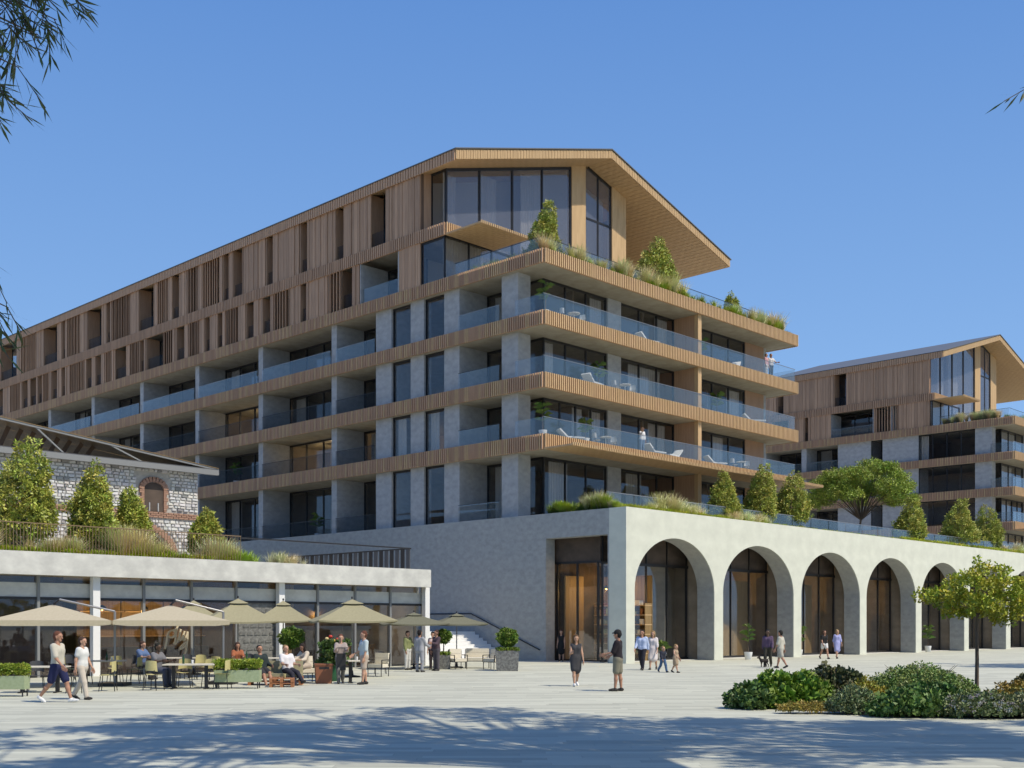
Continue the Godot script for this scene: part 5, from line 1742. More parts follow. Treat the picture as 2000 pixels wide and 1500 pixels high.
	obj("slot", MB.new().span(Vector3(-0.16, 0.48, 0.251), Vector3(0.16, 0.55, 0.256)), M.frame_dark, b)
	var f := thing("flower_pot", "green pot of tall leafy stems with pale and red blooms", "plant", Vector3(-6.15, 0, -39.6), 0.0)
	obj("pot", MB.new().lathe([Vector2(0, 0), Vector2(0.2, 0), Vector2(0.27, 0.55), Vector2(0.23, 0.55), Vector2(0, 0.5)], Vector3.ZERO, 14), mat("pot_green", lin(0.02, 0.12, 0.05), 0.4), f)
	var q := RandomNumberGenerator.new()
	q.seed = 77
	var xf := []
	var co := []
	for k in 260:
		xf.append(rnd_xf(q, Vector3(q.randfn() * 0.2, q.randf_range(0.55, 1.35), q.randfn() * 0.2), q.randf_range(0.9, 1.5)))
		co.append(tint(q, Color(0.02, 0.05, 0.01), Color(0.07, 0.11, 0.02)))
	baked("leaves", CL.round, M.leaf, f, xf, co)
	var bl := [Color(0.62, 0.50, 0.22), Color(0.55, 0.06, 0.04), Color(0.60, 0.42, 0.10), Color(0.55, 0.06, 0.04)]
	for k in 5:
		obj("bloom", MB.new().paint(bl[k % 4]).ball(Vector3(-0.2 + k * 0.12, 1.45 + 0.08 * sin(k * 2.0), 0.1 * sin(k * 4.0)), Vector3(0.07, 0.06, 0.07), 8, 6), M.cloth, f)
	g = "cream cushioned armchairs"
	cushion_chair("cream armchair with the seated woman beside the bin", Vector3(-6.85, 0, -38.6), 0.6, 0.7, g)
	cushion_chair("cream armchair right of the standing man in pale blue", Vector3(-5.0, 0, -43.2), -0.4, 0.62, g)
	cushion_chair("cream armchair in front of the stair, leftmost", Vector3(-2.35, 0, -50.4), 0.5, 0.62, g)
	cushion_chair("cream two-seat armchair in front of the stair, middle", Vector3(-1.55, 0, -51.6), 0.0, 1.1, g)
	cushion_chair("cream armchair in front of the stair, next to the stone planter", Vector3(-0.85, 0, -50.2), -0.6, 0.62, g)
	topiary("ball-clipped tree in a large grey stone planter by the stair foot", Vector3(-0.2, 0, -48.7), 1.4, 0.40, Vector3(1.0, 0.85, 0.9), 81, M.planter_stone, 520)
	topiary("ball-clipped tree in front of the middle white column", Vector3(-8.3, 0, -43.6), 1.44, 0.42, Vector3(0.5, 0.5, 0.5), 82, M.planter_stone, 520)
	topiary("small ball-clipped tree behind the talking group", Vector3(-3.0, 0, -50.6), 1.42, 0.30, Vector3(0.62, 0.62, 0.6), 83, M.planter_stone, 320)
	# plants by the arches
	var pg := "potted plants by the arches"
	potted("tall potted palm with pale blooms in front of the second arch", site(10.2, 0.0, -0.6), 2.2, 231, pg)
	potted("slim potted plant at the left pier of the third arch", site(17.4, 0.02, 0.4), 1.9, 232, pg)
	potted("potted plant with pale stalks inside the fifth arch", site(35.2, 0.02, 0.3), 2.1, 233, pg)
	potted("small dark potted bush inside the first arch", site(4.6, 0.02, 1.2), 1.1, 234, pg)
	L = ["white lounger on the top balcony left of the timber post", "white lounger on the top balcony right of the timber post", "white lounger on the second balcony near the corner", "white lounger on the second balcony at its right end", "white lounger at the corner of the lowest balcony", "white lounger on the lowest balcony right of the standing woman", "white lounger beside the timber partition on the lowest balcony", "white lounger on the lowest balcony right of the timber post"]
	at = [[10.2, 18.76, 6.5], [19.6, 18.76, 6.5], [5.0, 15.43, 6.4], [21.8, 15.43, 6.4], [3.2, 12.13, 6.5], [10.8, 12.13, 6.4], [12.9, 12.13, 6.6], [17.4, 12.13, 6.5]]
	for k in 8:
		lounger(L[k], site(at[k][0], at[k][1], at[k][2]), TURN + [1.4, -1.2, 1.7, 0.9, 1.1, 1.5, -1.5, 1.2][k])
	L = ["small round white table on the top balcony by the corner plant", "small round white table on the second balcony by the palm", "small round white table on the lowest balcony between the plants", "small round white table on the lowest balcony at its right end"]
	at = [[3.6, 18.76, 6.6], [8.2, 15.43, 6.6], [6.4, 12.13, 6.6], [20.6, 12.13, 6.6]]
	for k in 4:
		var bt := thing("balcony_table", L[k], "table", site(at[k][0], at[k][1], at[k][2]), 0.0, "small tables on the balconies")
		obj("table_top", MB.new().lathe([Vector2(0, 0.70), Vector2(0.35, 0.70), Vector2(0.35, 0.73), Vector2(0, 0.73)], Vector3.ZERO, 16), M.paint_white, bt)
		obj("stem", MB.new().tube([Vector3(0, 0.02, 0), Vector3(0, 0.7, 0)], [0.03], 8), M.paint_white, bt)
		obj("foot", MB.new().lathe([Vector2(0, 0), Vector2(0.22, 0), Vector2(0.2, 0.03), Vector2(0, 0.03)], Vector3.ZERO, 14), M.paint_white, bt)
		for x in [-1, 1]:
			shell_chair("balcony_chair", L[k].replace("small round white table", "white chair %s of the round table" % ["left", "right"][(x + 1) / 2]), site(at[k][0] + x * 0.75, at[k][1], at[k][2] + 0.1), TURN - x * 1.4, M.paint_white, "white balcony chairs")

# ---------------------------------------------------------------- people
# surface nets over tapered capsules joined with a smooth minimum
func net(bones: Array, h: float, k: float, mb: MB) -> void:
	var lo := Vector3.INF
	var hi := -Vector3.INF
	for b in bones:
		var r := maxf(b[2], b[3]) + h * 3.0
		for e in 2:
			lo = lo.min(b[e] - Vector3.ONE * r)
			hi = hi.max(b[e] + Vector3.ONE * r)
	var nx := int((hi.x - lo.x) / h) + 2
	var ny := int((hi.y - lo.y) / h) + 2
	var nz := int((hi.z - lo.z) / h) + 2
	var f := PackedFloat32Array()
	f.resize(nx * ny * nz)
	f.fill(1.0)
	for b in bones:
		var a: Vector3 = b[0]
		var ba: Vector3 = b[1] - a
		var l2 := maxf(ba.length_squared(), 1e-9)
		var ra: float = b[2]
		var rb: float = b[3]
		var pad := maxf(ra, rb) + h * 2.0 + k
		var i0 := ((a.min(b[1]) - Vector3.ONE * pad - lo) / h).floor()
		var i1 := ((a.max(b[1]) + Vector3.ONE * pad - lo) / h).ceil()
		for z in range(maxi(0, int(i0.z)), mini(nz, int(i1.z) + 1)):
			for y in range(maxi(0, int(i0.y)), mini(ny, int(i1.y) + 1)):
				var row := (z * ny + y) * nx
				for x in range(maxi(0, int(i0.x)), mini(nx, int(i1.x) + 1)):
					var pa := lo + Vector3(x, y, z) * h - a
					var t := clampf(pa.dot(ba) / l2, 0.0, 1.0)
					var d := (pa - ba * t).length() - ra - (rb - ra) * t
					var o := f[row + x]
					var e := maxf(k - absf(d - o), 0.0)
					f[row + x] = minf(d, o) - e * e * 0.25 / k
	var id := PackedInt32Array()
	id.resize(nx * ny * nz)
	id.fill(-1)
	var sy := nx
	var sz := nx * ny
	var off := [0, 1, sy, sy + 1, sz, sz + 1, sz + sy, sz + sy + 1]
	var lim := h * 1.9
	for z in nz - 1:
		for y in ny - 1:
			var row := (z * ny + y) * nx
			for x in nx - 1:
				var c := row + x
				if absf(f[c]) > lim:
					continue
				var v0 := f[c]; var v1 := f[c + 1]; var v2 := f[c + sy]; var v3 := f[c + sy + 1]
				var v4 := f[c + sz]; var v5 := f[c + sz + 1]; var v6 := f[c + sz + sy]; var v7 := f[c + sz + sy + 1]
				var neg := int(v0 < 0) + int(v1 < 0) + int(v2 < 0) + int(v3 < 0) + int(v4 < 0) + int(v5 < 0) + int(v6 < 0) + int(v7 < 0)
				if neg == 0 or neg == 8:
					continue
				var s := Vector3.ZERO
				var n := 0
				for e in [[v0, v1, 0, 0, 0, 0], [v2, v3, 0, 1, 0, 0], [v4, v5, 0, 0, 1, 0], [v6, v7, 0, 1, 1, 0], [v0, v2, 0, 0, 0, 1], [v1, v3, 1, 0, 0, 1], [v4, v6, 0, 0, 1, 1], [v5, v7, 1, 0, 1, 1], [v0, v4, 0, 0, 0, 2], [v1, v5, 1, 0, 0, 2], [v2, v6, 0, 1, 0, 2], [v3, v7, 1, 1, 0, 2]]:
					if (e[0] < 0) != (e[1] < 0):
						var p := Vector3(e[2], e[3], e[4])
						p[e[5]] += e[0] / (e[0] - e[1])
						s += p
						n += 1
				var g := Vector3(v1 + v3 + v5 + v7 - v0 - v2 - v4 - v6, v2 + v3 + v6 + v7 - v0 - v1 - v4 - v5, v4 + v5 + v6 + v7 - v0 - v1 - v2 - v3)
				id[c] = mb.put(lo + (Vector3(x, y, z) + s / n) * h, g.normalized())
	for z in range(1, nz - 1):
		for y in range(1, ny - 1):
			var row := (z * ny + y) * nx
			for x in range(1, nx - 1):
				var c := row + x
				if id[c] < 0:
					continue
				var s0 := f[c] < 0
				for ax in 3:
					var st: int = [1, sy, sz][ax]
					if s0 == (f[c + st] < 0):
						continue
					var u: int = [sy, sz, 1][ax]
					var w: int = [sz, 1, sy][ax]
					var a := id[c]; var b := id[c - u]; var d := id[c - u - w]; var e := id[c - w]
					if a < 0 or b < 0 or d < 0 or e < 0:
						continue
					if s0:
						mb.i.append_array([a, d, b, a, e, d])
					else:
						mb.i.append_array([a, b, d, a, d, e])

var KIT := {}

func person_kit() -> void:
	var o := func(a, b, r, s): return [a, b, r, s]
	var head := MB.new()
	net([o.call(Vector3(0, 0.035, -0.02), Vector3(0, 0.03, 0.012), 0.088, 0.083), o.call(Vector3(0, -0.03, 0.02), Vector3(0, -0.075, 0.045), 0.068, 0.038), o.call(Vector3(0, -0.095, 0.058), Vector3(0, -0.095, 0.058), 0.02, 0.02), o.call(Vector3(0, 0.005, 0.088), Vector3(0, -0.035, 0.105), 0.010, 0.016), o.call(Vector3(-0.03, 0.03, 0.078), Vector3(0.03, 0.03, 0.078), 0.014, 0.014), o.call(Vector3(0.082, 0.01, -0.005), Vector3(0.085, -0.03, 0.0), 0.017, 0.012), o.call(Vector3(-0.082, 0.01, -0.005), Vector3(-0.085, -0.03, 0.0), 0.017, 0.012), o.call(Vector3(0, -0.07, -0.02), Vector3(0, -0.18, -0.03), 0.052, 0.055)], 0.0125, 0.02, head)
	KIT.head = head
	var hs := MB.new()
	net([o.call(Vector3(0, 0.05, -0.02), Vector3(0, 0.05, -0.01), 0.097, 0.09), o.call(Vector3(0, 0.0, -0.045), Vector3(0, -0.06, -0.04), 0.085, 0.06)], 0.0125, 0.02, hs)
	KIT.short = hs
	var hl := MB.new()
	net([o.call(Vector3(0, 0.05, -0.02), Vector3(0, 0.05, -0.008), 0.10, 0.092), o.call(Vector3(0, 0.0, -0.05), Vector3(0, -0.2, -0.07), 0.092, 0.06), o.call(Vector3(0.06, 0.0, -0.02), Vector3(0.075, -0.2, -0.01), 0.05, 0.03), o.call(Vector3(-0.06, 0.0, -0.02), Vector3(-0.075, -0.2, -0.01), 0.05, 0.03)], 0.0125, 0.02, hl)
	KIT.long = hl
	var cap := MB.new()
	net([o.call(Vector3(0, 0.055, -0.02), Vector3(0, 0.055, 0.0), 0.1, 0.098), o.call(Vector3(-0.04, 0.05, 0.09), Vector3(0.04, 0.05, 0.09), 0.02, 0.02), o.call(Vector3(-0.03, 0.045, 0.13), Vector3(0.03, 0.045, 0.13), 0.018, 0.018), o.call(Vector3(0, 0.0, -0.045), Vector3(0, -0.05, -0.04), 0.086, 0.06)], 0.0125, 0.015, cap)
	KIT.cap = cap
	var hand := MB.new()
	var b := []
	for x in [-0.026, 0.0, 0.026]:
		b.append(o.call(Vector3(x, -0.015, 0), Vector3(x * 1.1, -0.085, 0.003), 0.016, 0.015))
	for k in 4:
		var x := -0.032 + k * 0.0215
		var l: float = [0.8, 0.97, 1.0, 0.9][k]
		b.append(o.call(Vector3(x, -0.09, 0.004), Vector3(x * 1.1, -0.09 - 0.04 * l, 0.014), 0.0095, 0.009))
		b.append(o.call(Vector3(x * 1.1, -0.09 - 0.04 * l, 0.014), Vector3(x * 1.1, -0.09 - 0.078 * l, 0.036), 0.009, 0.0075))
	b.append(o.call(Vector3(0.034, -0.03, 0.004), Vector3(0.062, -0.062, 0.02), 0.013, 0.011))
	b.append(o.call(Vector3(0.062, -0.062, 0.02), Vector3(0.066, -0.094, 0.034), 0.0105, 0.008))
	net(b, 0.0055, 0.004, hand)
	KIT.hand = hand

func add_kit(to: MB, kit: MB, t: Transform3D, col: Color) -> void:
	var k := to.v.size()
	to.v.append_array(t * kit.v)
	to.n.append_array(Transform3D(t.basis.orthonormalized(), Vector3.ZERO) * kit.n)
	for j in kit.v.size():
		to.c.append(col)
	var flip := t.basis.determinant() < 0
	for j in range(0, kit.i.size(), 3):
		if flip:
			to.i.append_array([kit.i[j] + k, kit.i[j + 2] + k, kit.i[j + 1] + k])
		else:
			to.i.append_array([kit.i[j] + k, kit.i[j + 1] + k, kit.i[j + 2] + k])

# o: height, pose values in degrees, clothing colours (linear)
func person(label: String, at: Vector3, turn: float, o: Dictionary, group := "people on the plaza") -> Node3D:
	var H: float = o.get("h", 1.75)
	var S := H / 1.75
	var fem: bool = o.get("fem", false)
	var skin: Color = o.get("skin", Color(0.45, 0.25, 0.16))
	var lean := deg_to_rad(o.get("lean", 0.0))
	var tb := Basis(Vector3.RIGHT, lean)
	var sw: float = (0.150 if fem else 0.175) * S
	var legs := []
	for s in 2:
		var x := (0.085 if s == 0 else -0.085) * S
		var fl := deg_to_rad(o.get(["hip_l", "hip_r"][s], 0.0))
		var kn := deg_to_rad(o.get(["knee_l", "knee_r"][s], 2.0))
		var out: float = o.get("spread", 0.02)
		var d1 := Vector3((out if s == 0 else -out), -cos(fl), sin(fl)).normalized()
		var a2 := fl - kn
		var d2 := Vector3(0, -cos(a2), sin(a2))
		var hip := Vector3(x, 0, 0)
		var knee := hip + d1 * 0.43 * S
		var ank := knee + d2 * 0.41 * S
		var fp := a2 * 0.75
		var fd := Vector3((0.25 if s == 0 else -0.25) * 0.4, -sin(-fp) if a2 < 0 else sin(fp) * 0.5, cos(fp)).normalized()
		legs.append([hip, knee, ank, fd])
	var base: float
	if o.has("seat"):
		base = o.seat + 0.11 * S
	else:
		base = -minf(legs[0][2].y, legs[1][2].y) + 0.075 * S
	var P0 := Vector3(0, base, 0)
	for l in legs:
		for k in 3:
			l[k] += P0
	var neck := P0 + tb * Vector3(0, 0.53 * S, -0.01)
	var headc := neck + tb * Vector3(0, 0.15 * S, 0.025)
	var arms := []
	for s in 2:
		var sg := 1.0 if s == 0 else -1.0
		var sh := P0 + tb * Vector3(sw * sg, 0.455 * S, -0.01)
		var fl := deg_to_rad(o.get(["arm_l", "arm_r"][s], 5.0))
		var ab := deg_to_rad(o.get(["out_l", "out_r"][s], 9.0))
		var el := deg_to_rad(o.get(["elbow_l", "elbow_r"][s], 12.0))
		var inn := deg_to_rad(o.get(["in_l", "in_r"][s], 0.0))
		var d1 := Vector3(sin(ab) * sg, -cos(fl) * cos(ab), sin(fl) * cos(ab)).normalized()
		var a2 := fl + el
		var d2 := Vector3((sin(ab) * 0.5 - sin(inn)) * sg, -cos(a2), sin(a2) * cos(inn)).normalized()
		var elb := sh + d1 * 0.285 * S
		var wr := elb + d2 * 0.245 * S
		arms.append([sh, elb, wr, d2])
	var t := thing("person", label, "person", at, turn, group)
	# skin
	var sk := MB.new()
	sk.paint(skin)
	var wd := 0.062 if not fem else 0.05
	var rt := (0.098 if not fem else 0.088) * S
	var torso := []
	for sg in [-1.0, 1.0]:
		torso.append([P0 + Vector3(0.075 * S * sg, 0.0, -0.01), P0 + tb * Vector3(0.068 * S * sg, 0.08 * S, 0), 0.102 * S, 0.094 * S])
		torso.append([P0 + tb * Vector3(wd * S * sg, 0.08 * S, 0), P0 + tb * Vector3((wd + 0.018) * S * sg, 0.36 * S, 0.01), rt * 0.92, rt])
		torso.append([P0 + tb * Vector3((wd + 0.018) * S * sg, 0.36 * S, 0.01), P0 + tb * Vector3(sw * 0.8 * sg, 0.45 * S, -0.005), rt * 0.95, 0.062 * S])
	var bones := torso.duplicate()
	bones.append([P0 + tb * Vector3(0, 0.42 * S, -0.01), neck + tb * Vector3(0, 0.05 * S, 0.01), 0.075 * S, 0.05 * S])
	var limb := []
	for l in legs:
		bones.append([l[0], l[1], 0.082 * S, 0.052 * S])
		bones.append([l[1], l[1].lerp(l[2], 0.35) + Vector3(0, 0, -0.012), 0.050 * S, 0.053 * S])
		bones.append([l[1].lerp(l[2], 0.35) + Vector3(0, 0, -0.012), l[2], 0.052 * S, 0.034 * S])
	for a in arms:
		bones.append([a[0], a[1], 0.052 * S, 0.038 * S])
		bones.append([a[1], a[2], 0.037 * S, 0.025 * S])
	net(bones, 0.021, 0.035, sk)
	var hb := tb * Basis(Vector3.UP, deg_to_rad(o.get("look", 0.0))) * Basis(Vector3.RIGHT, deg_to_rad(o.get("nod", 0.0)))
	var ht := Transform3D(hb.scaled(Vector3.ONE * S * o.get("head", 1.0)), headc)
	sk.paint(skin)
	add_kit(sk, KIT.head, ht, skin)
	for s in 2:
		var a: Array = arms[s]
		var y: Vector3 = -a[3]
		var x := Vector3.BACK.cross(y) if absf(y.z) < 0.9 else Vector3.RIGHT
		x = (Vector3.RIGHT - y * y.dot(Vector3.RIGHT)).normalized()
		var z := x.cross(y)
		var hbz := Basis(x, y, z)
		# palms turn to the thigh: rotate about the forearm
		hbz = hbz * Basis(Vector3.UP, -PI / 2 if s == 0 else PI / 2)
		if s == 0:
			hbz = hbz * Basis.from_scale(Vector3(-1, 1, 1))
		add_kit(sk, KIT.hand, Transform3D(hbz.scaled(Vector3.ONE * S), a[2]), skin)
	obj("body", sk, M.skin, t)
	var face := MB.new()
	for sg in [-1.0, 1.0]:
		face.paint(Color(0.03, 0.02, 0.015)).ball(Vector3(0.034 * sg, 0.008, 0.083), Vector3(0.013, 0.008, 0.008), 8, 5)
	face.paint(Color(skin.r * 0.75, skin.g * 0.45, skin.b * 0.42)).ball(Vector3(0, -0.062, 0.083), Vector3(0.024, 0.007, 0.009), 8, 5)
	face.move(ht)
	obj("facial_features", face, M.skin, t)
	# hair or cap
	var hair := MB.new()
	var style: String = o.get("hair", "short")
	hair.paint(o.get("hair_col", Color(0.03, 0.02, 0.012)))
	add_kit(hair, KIT[style], ht, hair.col)
	obj("cap" if style == "cap" else "hair", hair, M.cloth, t)
	# upper garment
	var top := MB.new()
	top.paint(o.get("top", Color(0.5, 0.5, 0.5)))
	var g := 0.019
	var tb2 := []
	for b in torso:
		tb2.append([b[0], b[1], b[2] + g, b[3] + g])
	tb2.append([P0 + tb * Vector3(0, 0.40 * S, -0.01), P0 + tb * Vector3(0, 0.47 * S, -0.015), 0.082 * S, 0.066 * S])
	var sleeve: float = o.get("sleeve", 0.62)
	for a in arms:
		if sleeve <= 1.0:
			if sleeve > 0.0:
				tb2.append([a[0], a[0].lerp(a[1], sleeve), 0.056 * S + g, 0.050 * S + g])
		else:
			tb2.append([a[0], a[1], 0.052 * S + g, 0.043 * S + g])
			tb2.append([a[1], a[1].lerp(a[2], sleeve - 1.0), 0.041 * S + g, 0.032 * S + g])
	var low: String = o.get("low", "trousers")
	if low == "dress":
		var kn: Vector3 = (legs[0][1] + legs[1][1]) / 2.0
		var hem: float = o.get("hem", 1.0)
		tb2.append([P0 + Vector3(0, 0.02, 0), P0.lerp(kn, hem), 0.135 * S + g, (0.15 + 0.03 * hem) * S])
		for l in legs:
			tb2.append([l[0], l[0].lerp(l[1], hem), 0.10 * S + g, 0.085 * S + g])
			if hem > 0.99 and o.has("long"):
				tb2.append([l[1], l[1].lerp(l[2], o.long), 0.09 * S + g, 0.08 * S + g])
	net(tb2, 0.022, 0.04, top)
	obj("dress" if low == "dress" else "top", top, M.cloth, t)
	if low != "dress":
		var lw := MB.new()
		lw.paint(o.get("low_col", Color(0.05, 0.05, 0.06)))
		var lb := []
		for sg in [-1.0, 1.0]:
			lb.append([P0 + Vector3(0.075 * S * sg, -0.02, -0.01), P0 + tb * Vector3(0.066 * S * sg, 0.09 * S, 0), 0.106 * S + g, 0.092 * S + g * 0.4])
		var stop: float = o.get("leg_end", 1.93 if low == "trousers" else 0.82)
		for l in legs:
			var gg := g if low == "trousers" else g + 0.012
			if stop <= 1.0:
				lb.append([l[0], l[0].lerp(l[1], stop), 0.086 * S + gg, 0.066 * S + gg])
			else:
				lb.append([l[0], l[1], 0.084 * S + gg, 0.056 * S + gg])
				lb.append([l[1], l[1].lerp(l[2], stop - 1.0), 0.055 * S + gg, 0.044 * S + gg])
		net(lb, 0.022, 0.03, lw)
		obj("trousers" if low == "trousers" else "shorts", lw, M.cloth, t)
	for l in legs:
		var sh := MB.new()
		sh.paint(o.get("shoe", Color(0.05, 0.045, 0.04)))
		var fd: Vector3 = l[3]
		var heel: Vector3 = l[2] + Vector3(0, -0.035 * S, 0) - fd * 0.045 * S
		net([[heel, heel + fd * 0.12 * S + Vector3(0, -0.004, 0), 0.04 * S, 0.041 * S], [heel + fd * 0.12 * S, heel + fd * 0.205 * S + Vector3(0, -0.008 * S, 0), 0.042 * S, 0.032 * S], [l[2], l[2] + Vector3(0, -0.03, 0), 0.042 * S, 0.042 * S]], 0.016, 0.02, sh)
		obj("shoe", sh, M.cloth, t)
	t.set_meta("hand_spots", [arms[0][2] + arms[0][3] * 0.07, arms[1][2] + arms[1][3] * 0.07])
	return t

func hold(t: Node3D, called: String, mb: MB, m: Material) -> void:
	obj(called, mb, m, t)

func gp(x: float, y: float) -> Vector3:     # a spot on the plaza given as offsets in metres
	return Vector3(x, 0, -y)

func build_people() -> void:
	person_kit()
	var light := Color(0.50, 0.29, 0.19)
	var tan_ := Color(0.40, 0.21, 0.13)
	var dark := Color(0.10, 0.055, 0.035)
	var blond := Color(0.25, 0.16, 0.07)
	var brown := Color(0.06, 0.035, 0.02)
	var red := Color(0.12, 0.045, 0.025)
	var walk := {"hip_l": 24.0, "knee_l": 8.0, "hip_r": -18.0, "knee_r": 22.0, "arm_l": -18.0, "arm_r": 20.0, "elbow_l": 14.0, "elbow_r": 22.0}
	var stroll := {"hip_l": -14.0, "knee_l": 18.0, "hip_r": 16.0, "knee_r": 5.0, "arm_l": 14.0, "arm_r": -12.0}
	var E := PI / 2
	var R := {}
	person("man in pale patterned shirt and navy shorts strolling at the left", gp(-11.25, 28.6), E * 0.9, walk.merged({"h": 1.84, "top": Color(0.50, 0.47, 0.38), "low": "shorts", "low_col": Color(0.015, 0.018, 0.07), "hair_col": red, "skin": tan_, "shoe": Color(0.7, 0.7, 0.68), "sleeve": 0.85}))
	person("woman in white top and pale wide trousers walking beside the man at left", gp(-11.05, 29.7), E * 0.85, stroll.merged({"h": 1.66, "fem": true, "top": Color(0.66, 0.66, 0.62), "low_col": Color(0.55, 0.49, 0.40), "hair": "short", "hair_col": brown, "skin": light, "sleeve": 0.5}))
	# café guests
	person("man in dark green jacket reclining on the pallet seat, left one", gp(-8.05, 37.15), 0.6, {"h": 1.76, "seat": 0.37, "hip_l": 78.0, "hip_r": 70.0, "knee_l": 48.0, "knee_r": 35.0, "lean": -16.0, "arm_l": 28.0, "arm_r": 30.0, "elbow_l": 50.0, "elbow_r": 45.0, "top": Color(0.018, 0.03, 0.03), "sleeve": 1.9, "low": "shorts", "low_col": Color(0.03, 0.03, 0.035), "skin": tan_, "hair_col": Color(0.01, 0.01, 0.01)}, "guests seated at the cafe")
	person("man in white shirt and dark trousers reclining on the pallet seat", gp(-7.2, 37.15), 0.7, {"h": 1.76, "seat": 0.37, "hip_l": 80.0, "hip_r": 74.0, "knee_l": 30.0, "knee_r": 42.0, "lean": -14.0, "arm_l": 25.0, "arm_r": 30.0, "elbow_l": 60.0, "elbow_r": 55.0, "top": Color(0.68, 0.66, 0.66), "sleeve": 0.7, "low_col": Color(0.02, 0.022, 0.035), "skin": light, "hair_col": blond}, "guests seated at the cafe")
	person("seated woman in cream blouse leaning forward in the armchair", gp(-6.85, 38.5), -0.6, {"h": 1.66, "fem": true, "seat": 0.46, "hip_l": 84.0, "hip_r": 88.0, "knee_l": 86.0, "knee_r": 80.0, "lean": 16.0, "arm_l": 40.0, "arm_r": 42.0, "elbow_l": 45.0, "elbow_r": 40.0, "top": Color(0.60, 0.52, 0.40), "sleeve": 1.6, "low": "shorts", "low_col": Color(0.45, 0.38, 0.30), "skin": tan_, "hair": "long", "hair_col": Color(0.02, 0.012, 0.008)}, "guests seated at the cafe")
	var w := person("red-haired waitress in dark apron carrying a tray beside the bin", gp(-5.62, 37.9), 0.25, stroll.merged({"h": 1.66, "fem": true, "top": Color(0.36, 0.30, 0.27), "low_col": Color(0.16, 0.15, 0.13), "hair_col": red, "skin": light, "arm_l": 42.0, "elbow_l": 62.0, "arm_r": 40.0, "elbow_r": 60.0, "sleeve": 1.4}, true))
	var hs: Array = w.get_meta("hand_spots")
	hold(w, "apron", MB.new().box(Vector3(0, 0.72, 0.155), Vector3(0.3, 0.55, 0.02)), M.frame_dark)
	hold(w, "tray", MB.new().lathe([Vector2(0, 0), Vector2(0.19, 0), Vector2(0.2, 0.025), Vector2(0.185, 0.012), Vector2(0, 0.012)], (hs[0] + hs[1]) / 2.0 + Vector3(0, 0.03, 0.1), 18), M.frame_mid)
	person("man in pale blue shirt and beige shorts standing under the parasol", gp(-4.78, 37.3), -1.1, {"h": 1.76, "top": Color(0.46, 0.53, 0.54), "sleeve": 0.9, "low": "shorts", "low_col": Color(0.46, 0.38, 0.30), "hair_col": red, "skin": light, "hip_l": 7.0, "hip_r": -6.0, "arm_r": 16.0, "elbow_r": 40.0, "shoe": Color(0.03, 0.03, 0.03)})
	var sit := {"hip_l": 86.0, "hip_r": 84.0, "knee_l": 84.0, "knee_r": 78.0, "seat": 0.45, "arm_l": 38.0, "arm_r": 42.0, "elbow_l": 62.0, "elbow_r": 55.0, "lean": 6.0}
	person("seated guest in blue shirt by the left white column", gp(-12.85, 40.0), 1.2, sit.merged({"h": 1.74, "top": Color(0.10, 0.16, 0.30), "low_col": Color(0.05, 0.05, 0.06), "hair_col": brown, "skin": light}), "guests seated at the cafe")
	person("seated guest in rust-coloured top under the olive parasols", gp(-9.6, 40.35), 0.4, sit.merged({"h": 1.66, "fem": true, "top": Color(0.33, 0.11, 0.05), "low_col": Color(0.03, 0.03, 0.05), "hair": "long", "hair_col": brown, "skin": tan_}), "guests seated at the cafe")
	person("seated guest in grey shirt at the table before the script sign", gp(-10.87, 35.28), 1.1, sit.merged({"h": 1.76, "top": Color(0.16, 0.16, 0.17), "low_col": Color(0.06, 0.07, 0.10), "hair_col": Color(0.015, 0.012, 0.01), "skin": dark}), "guests seated at the cafe")
	# talking group
	g_people(light, tan_, dark, brown, blond, stroll, walk)

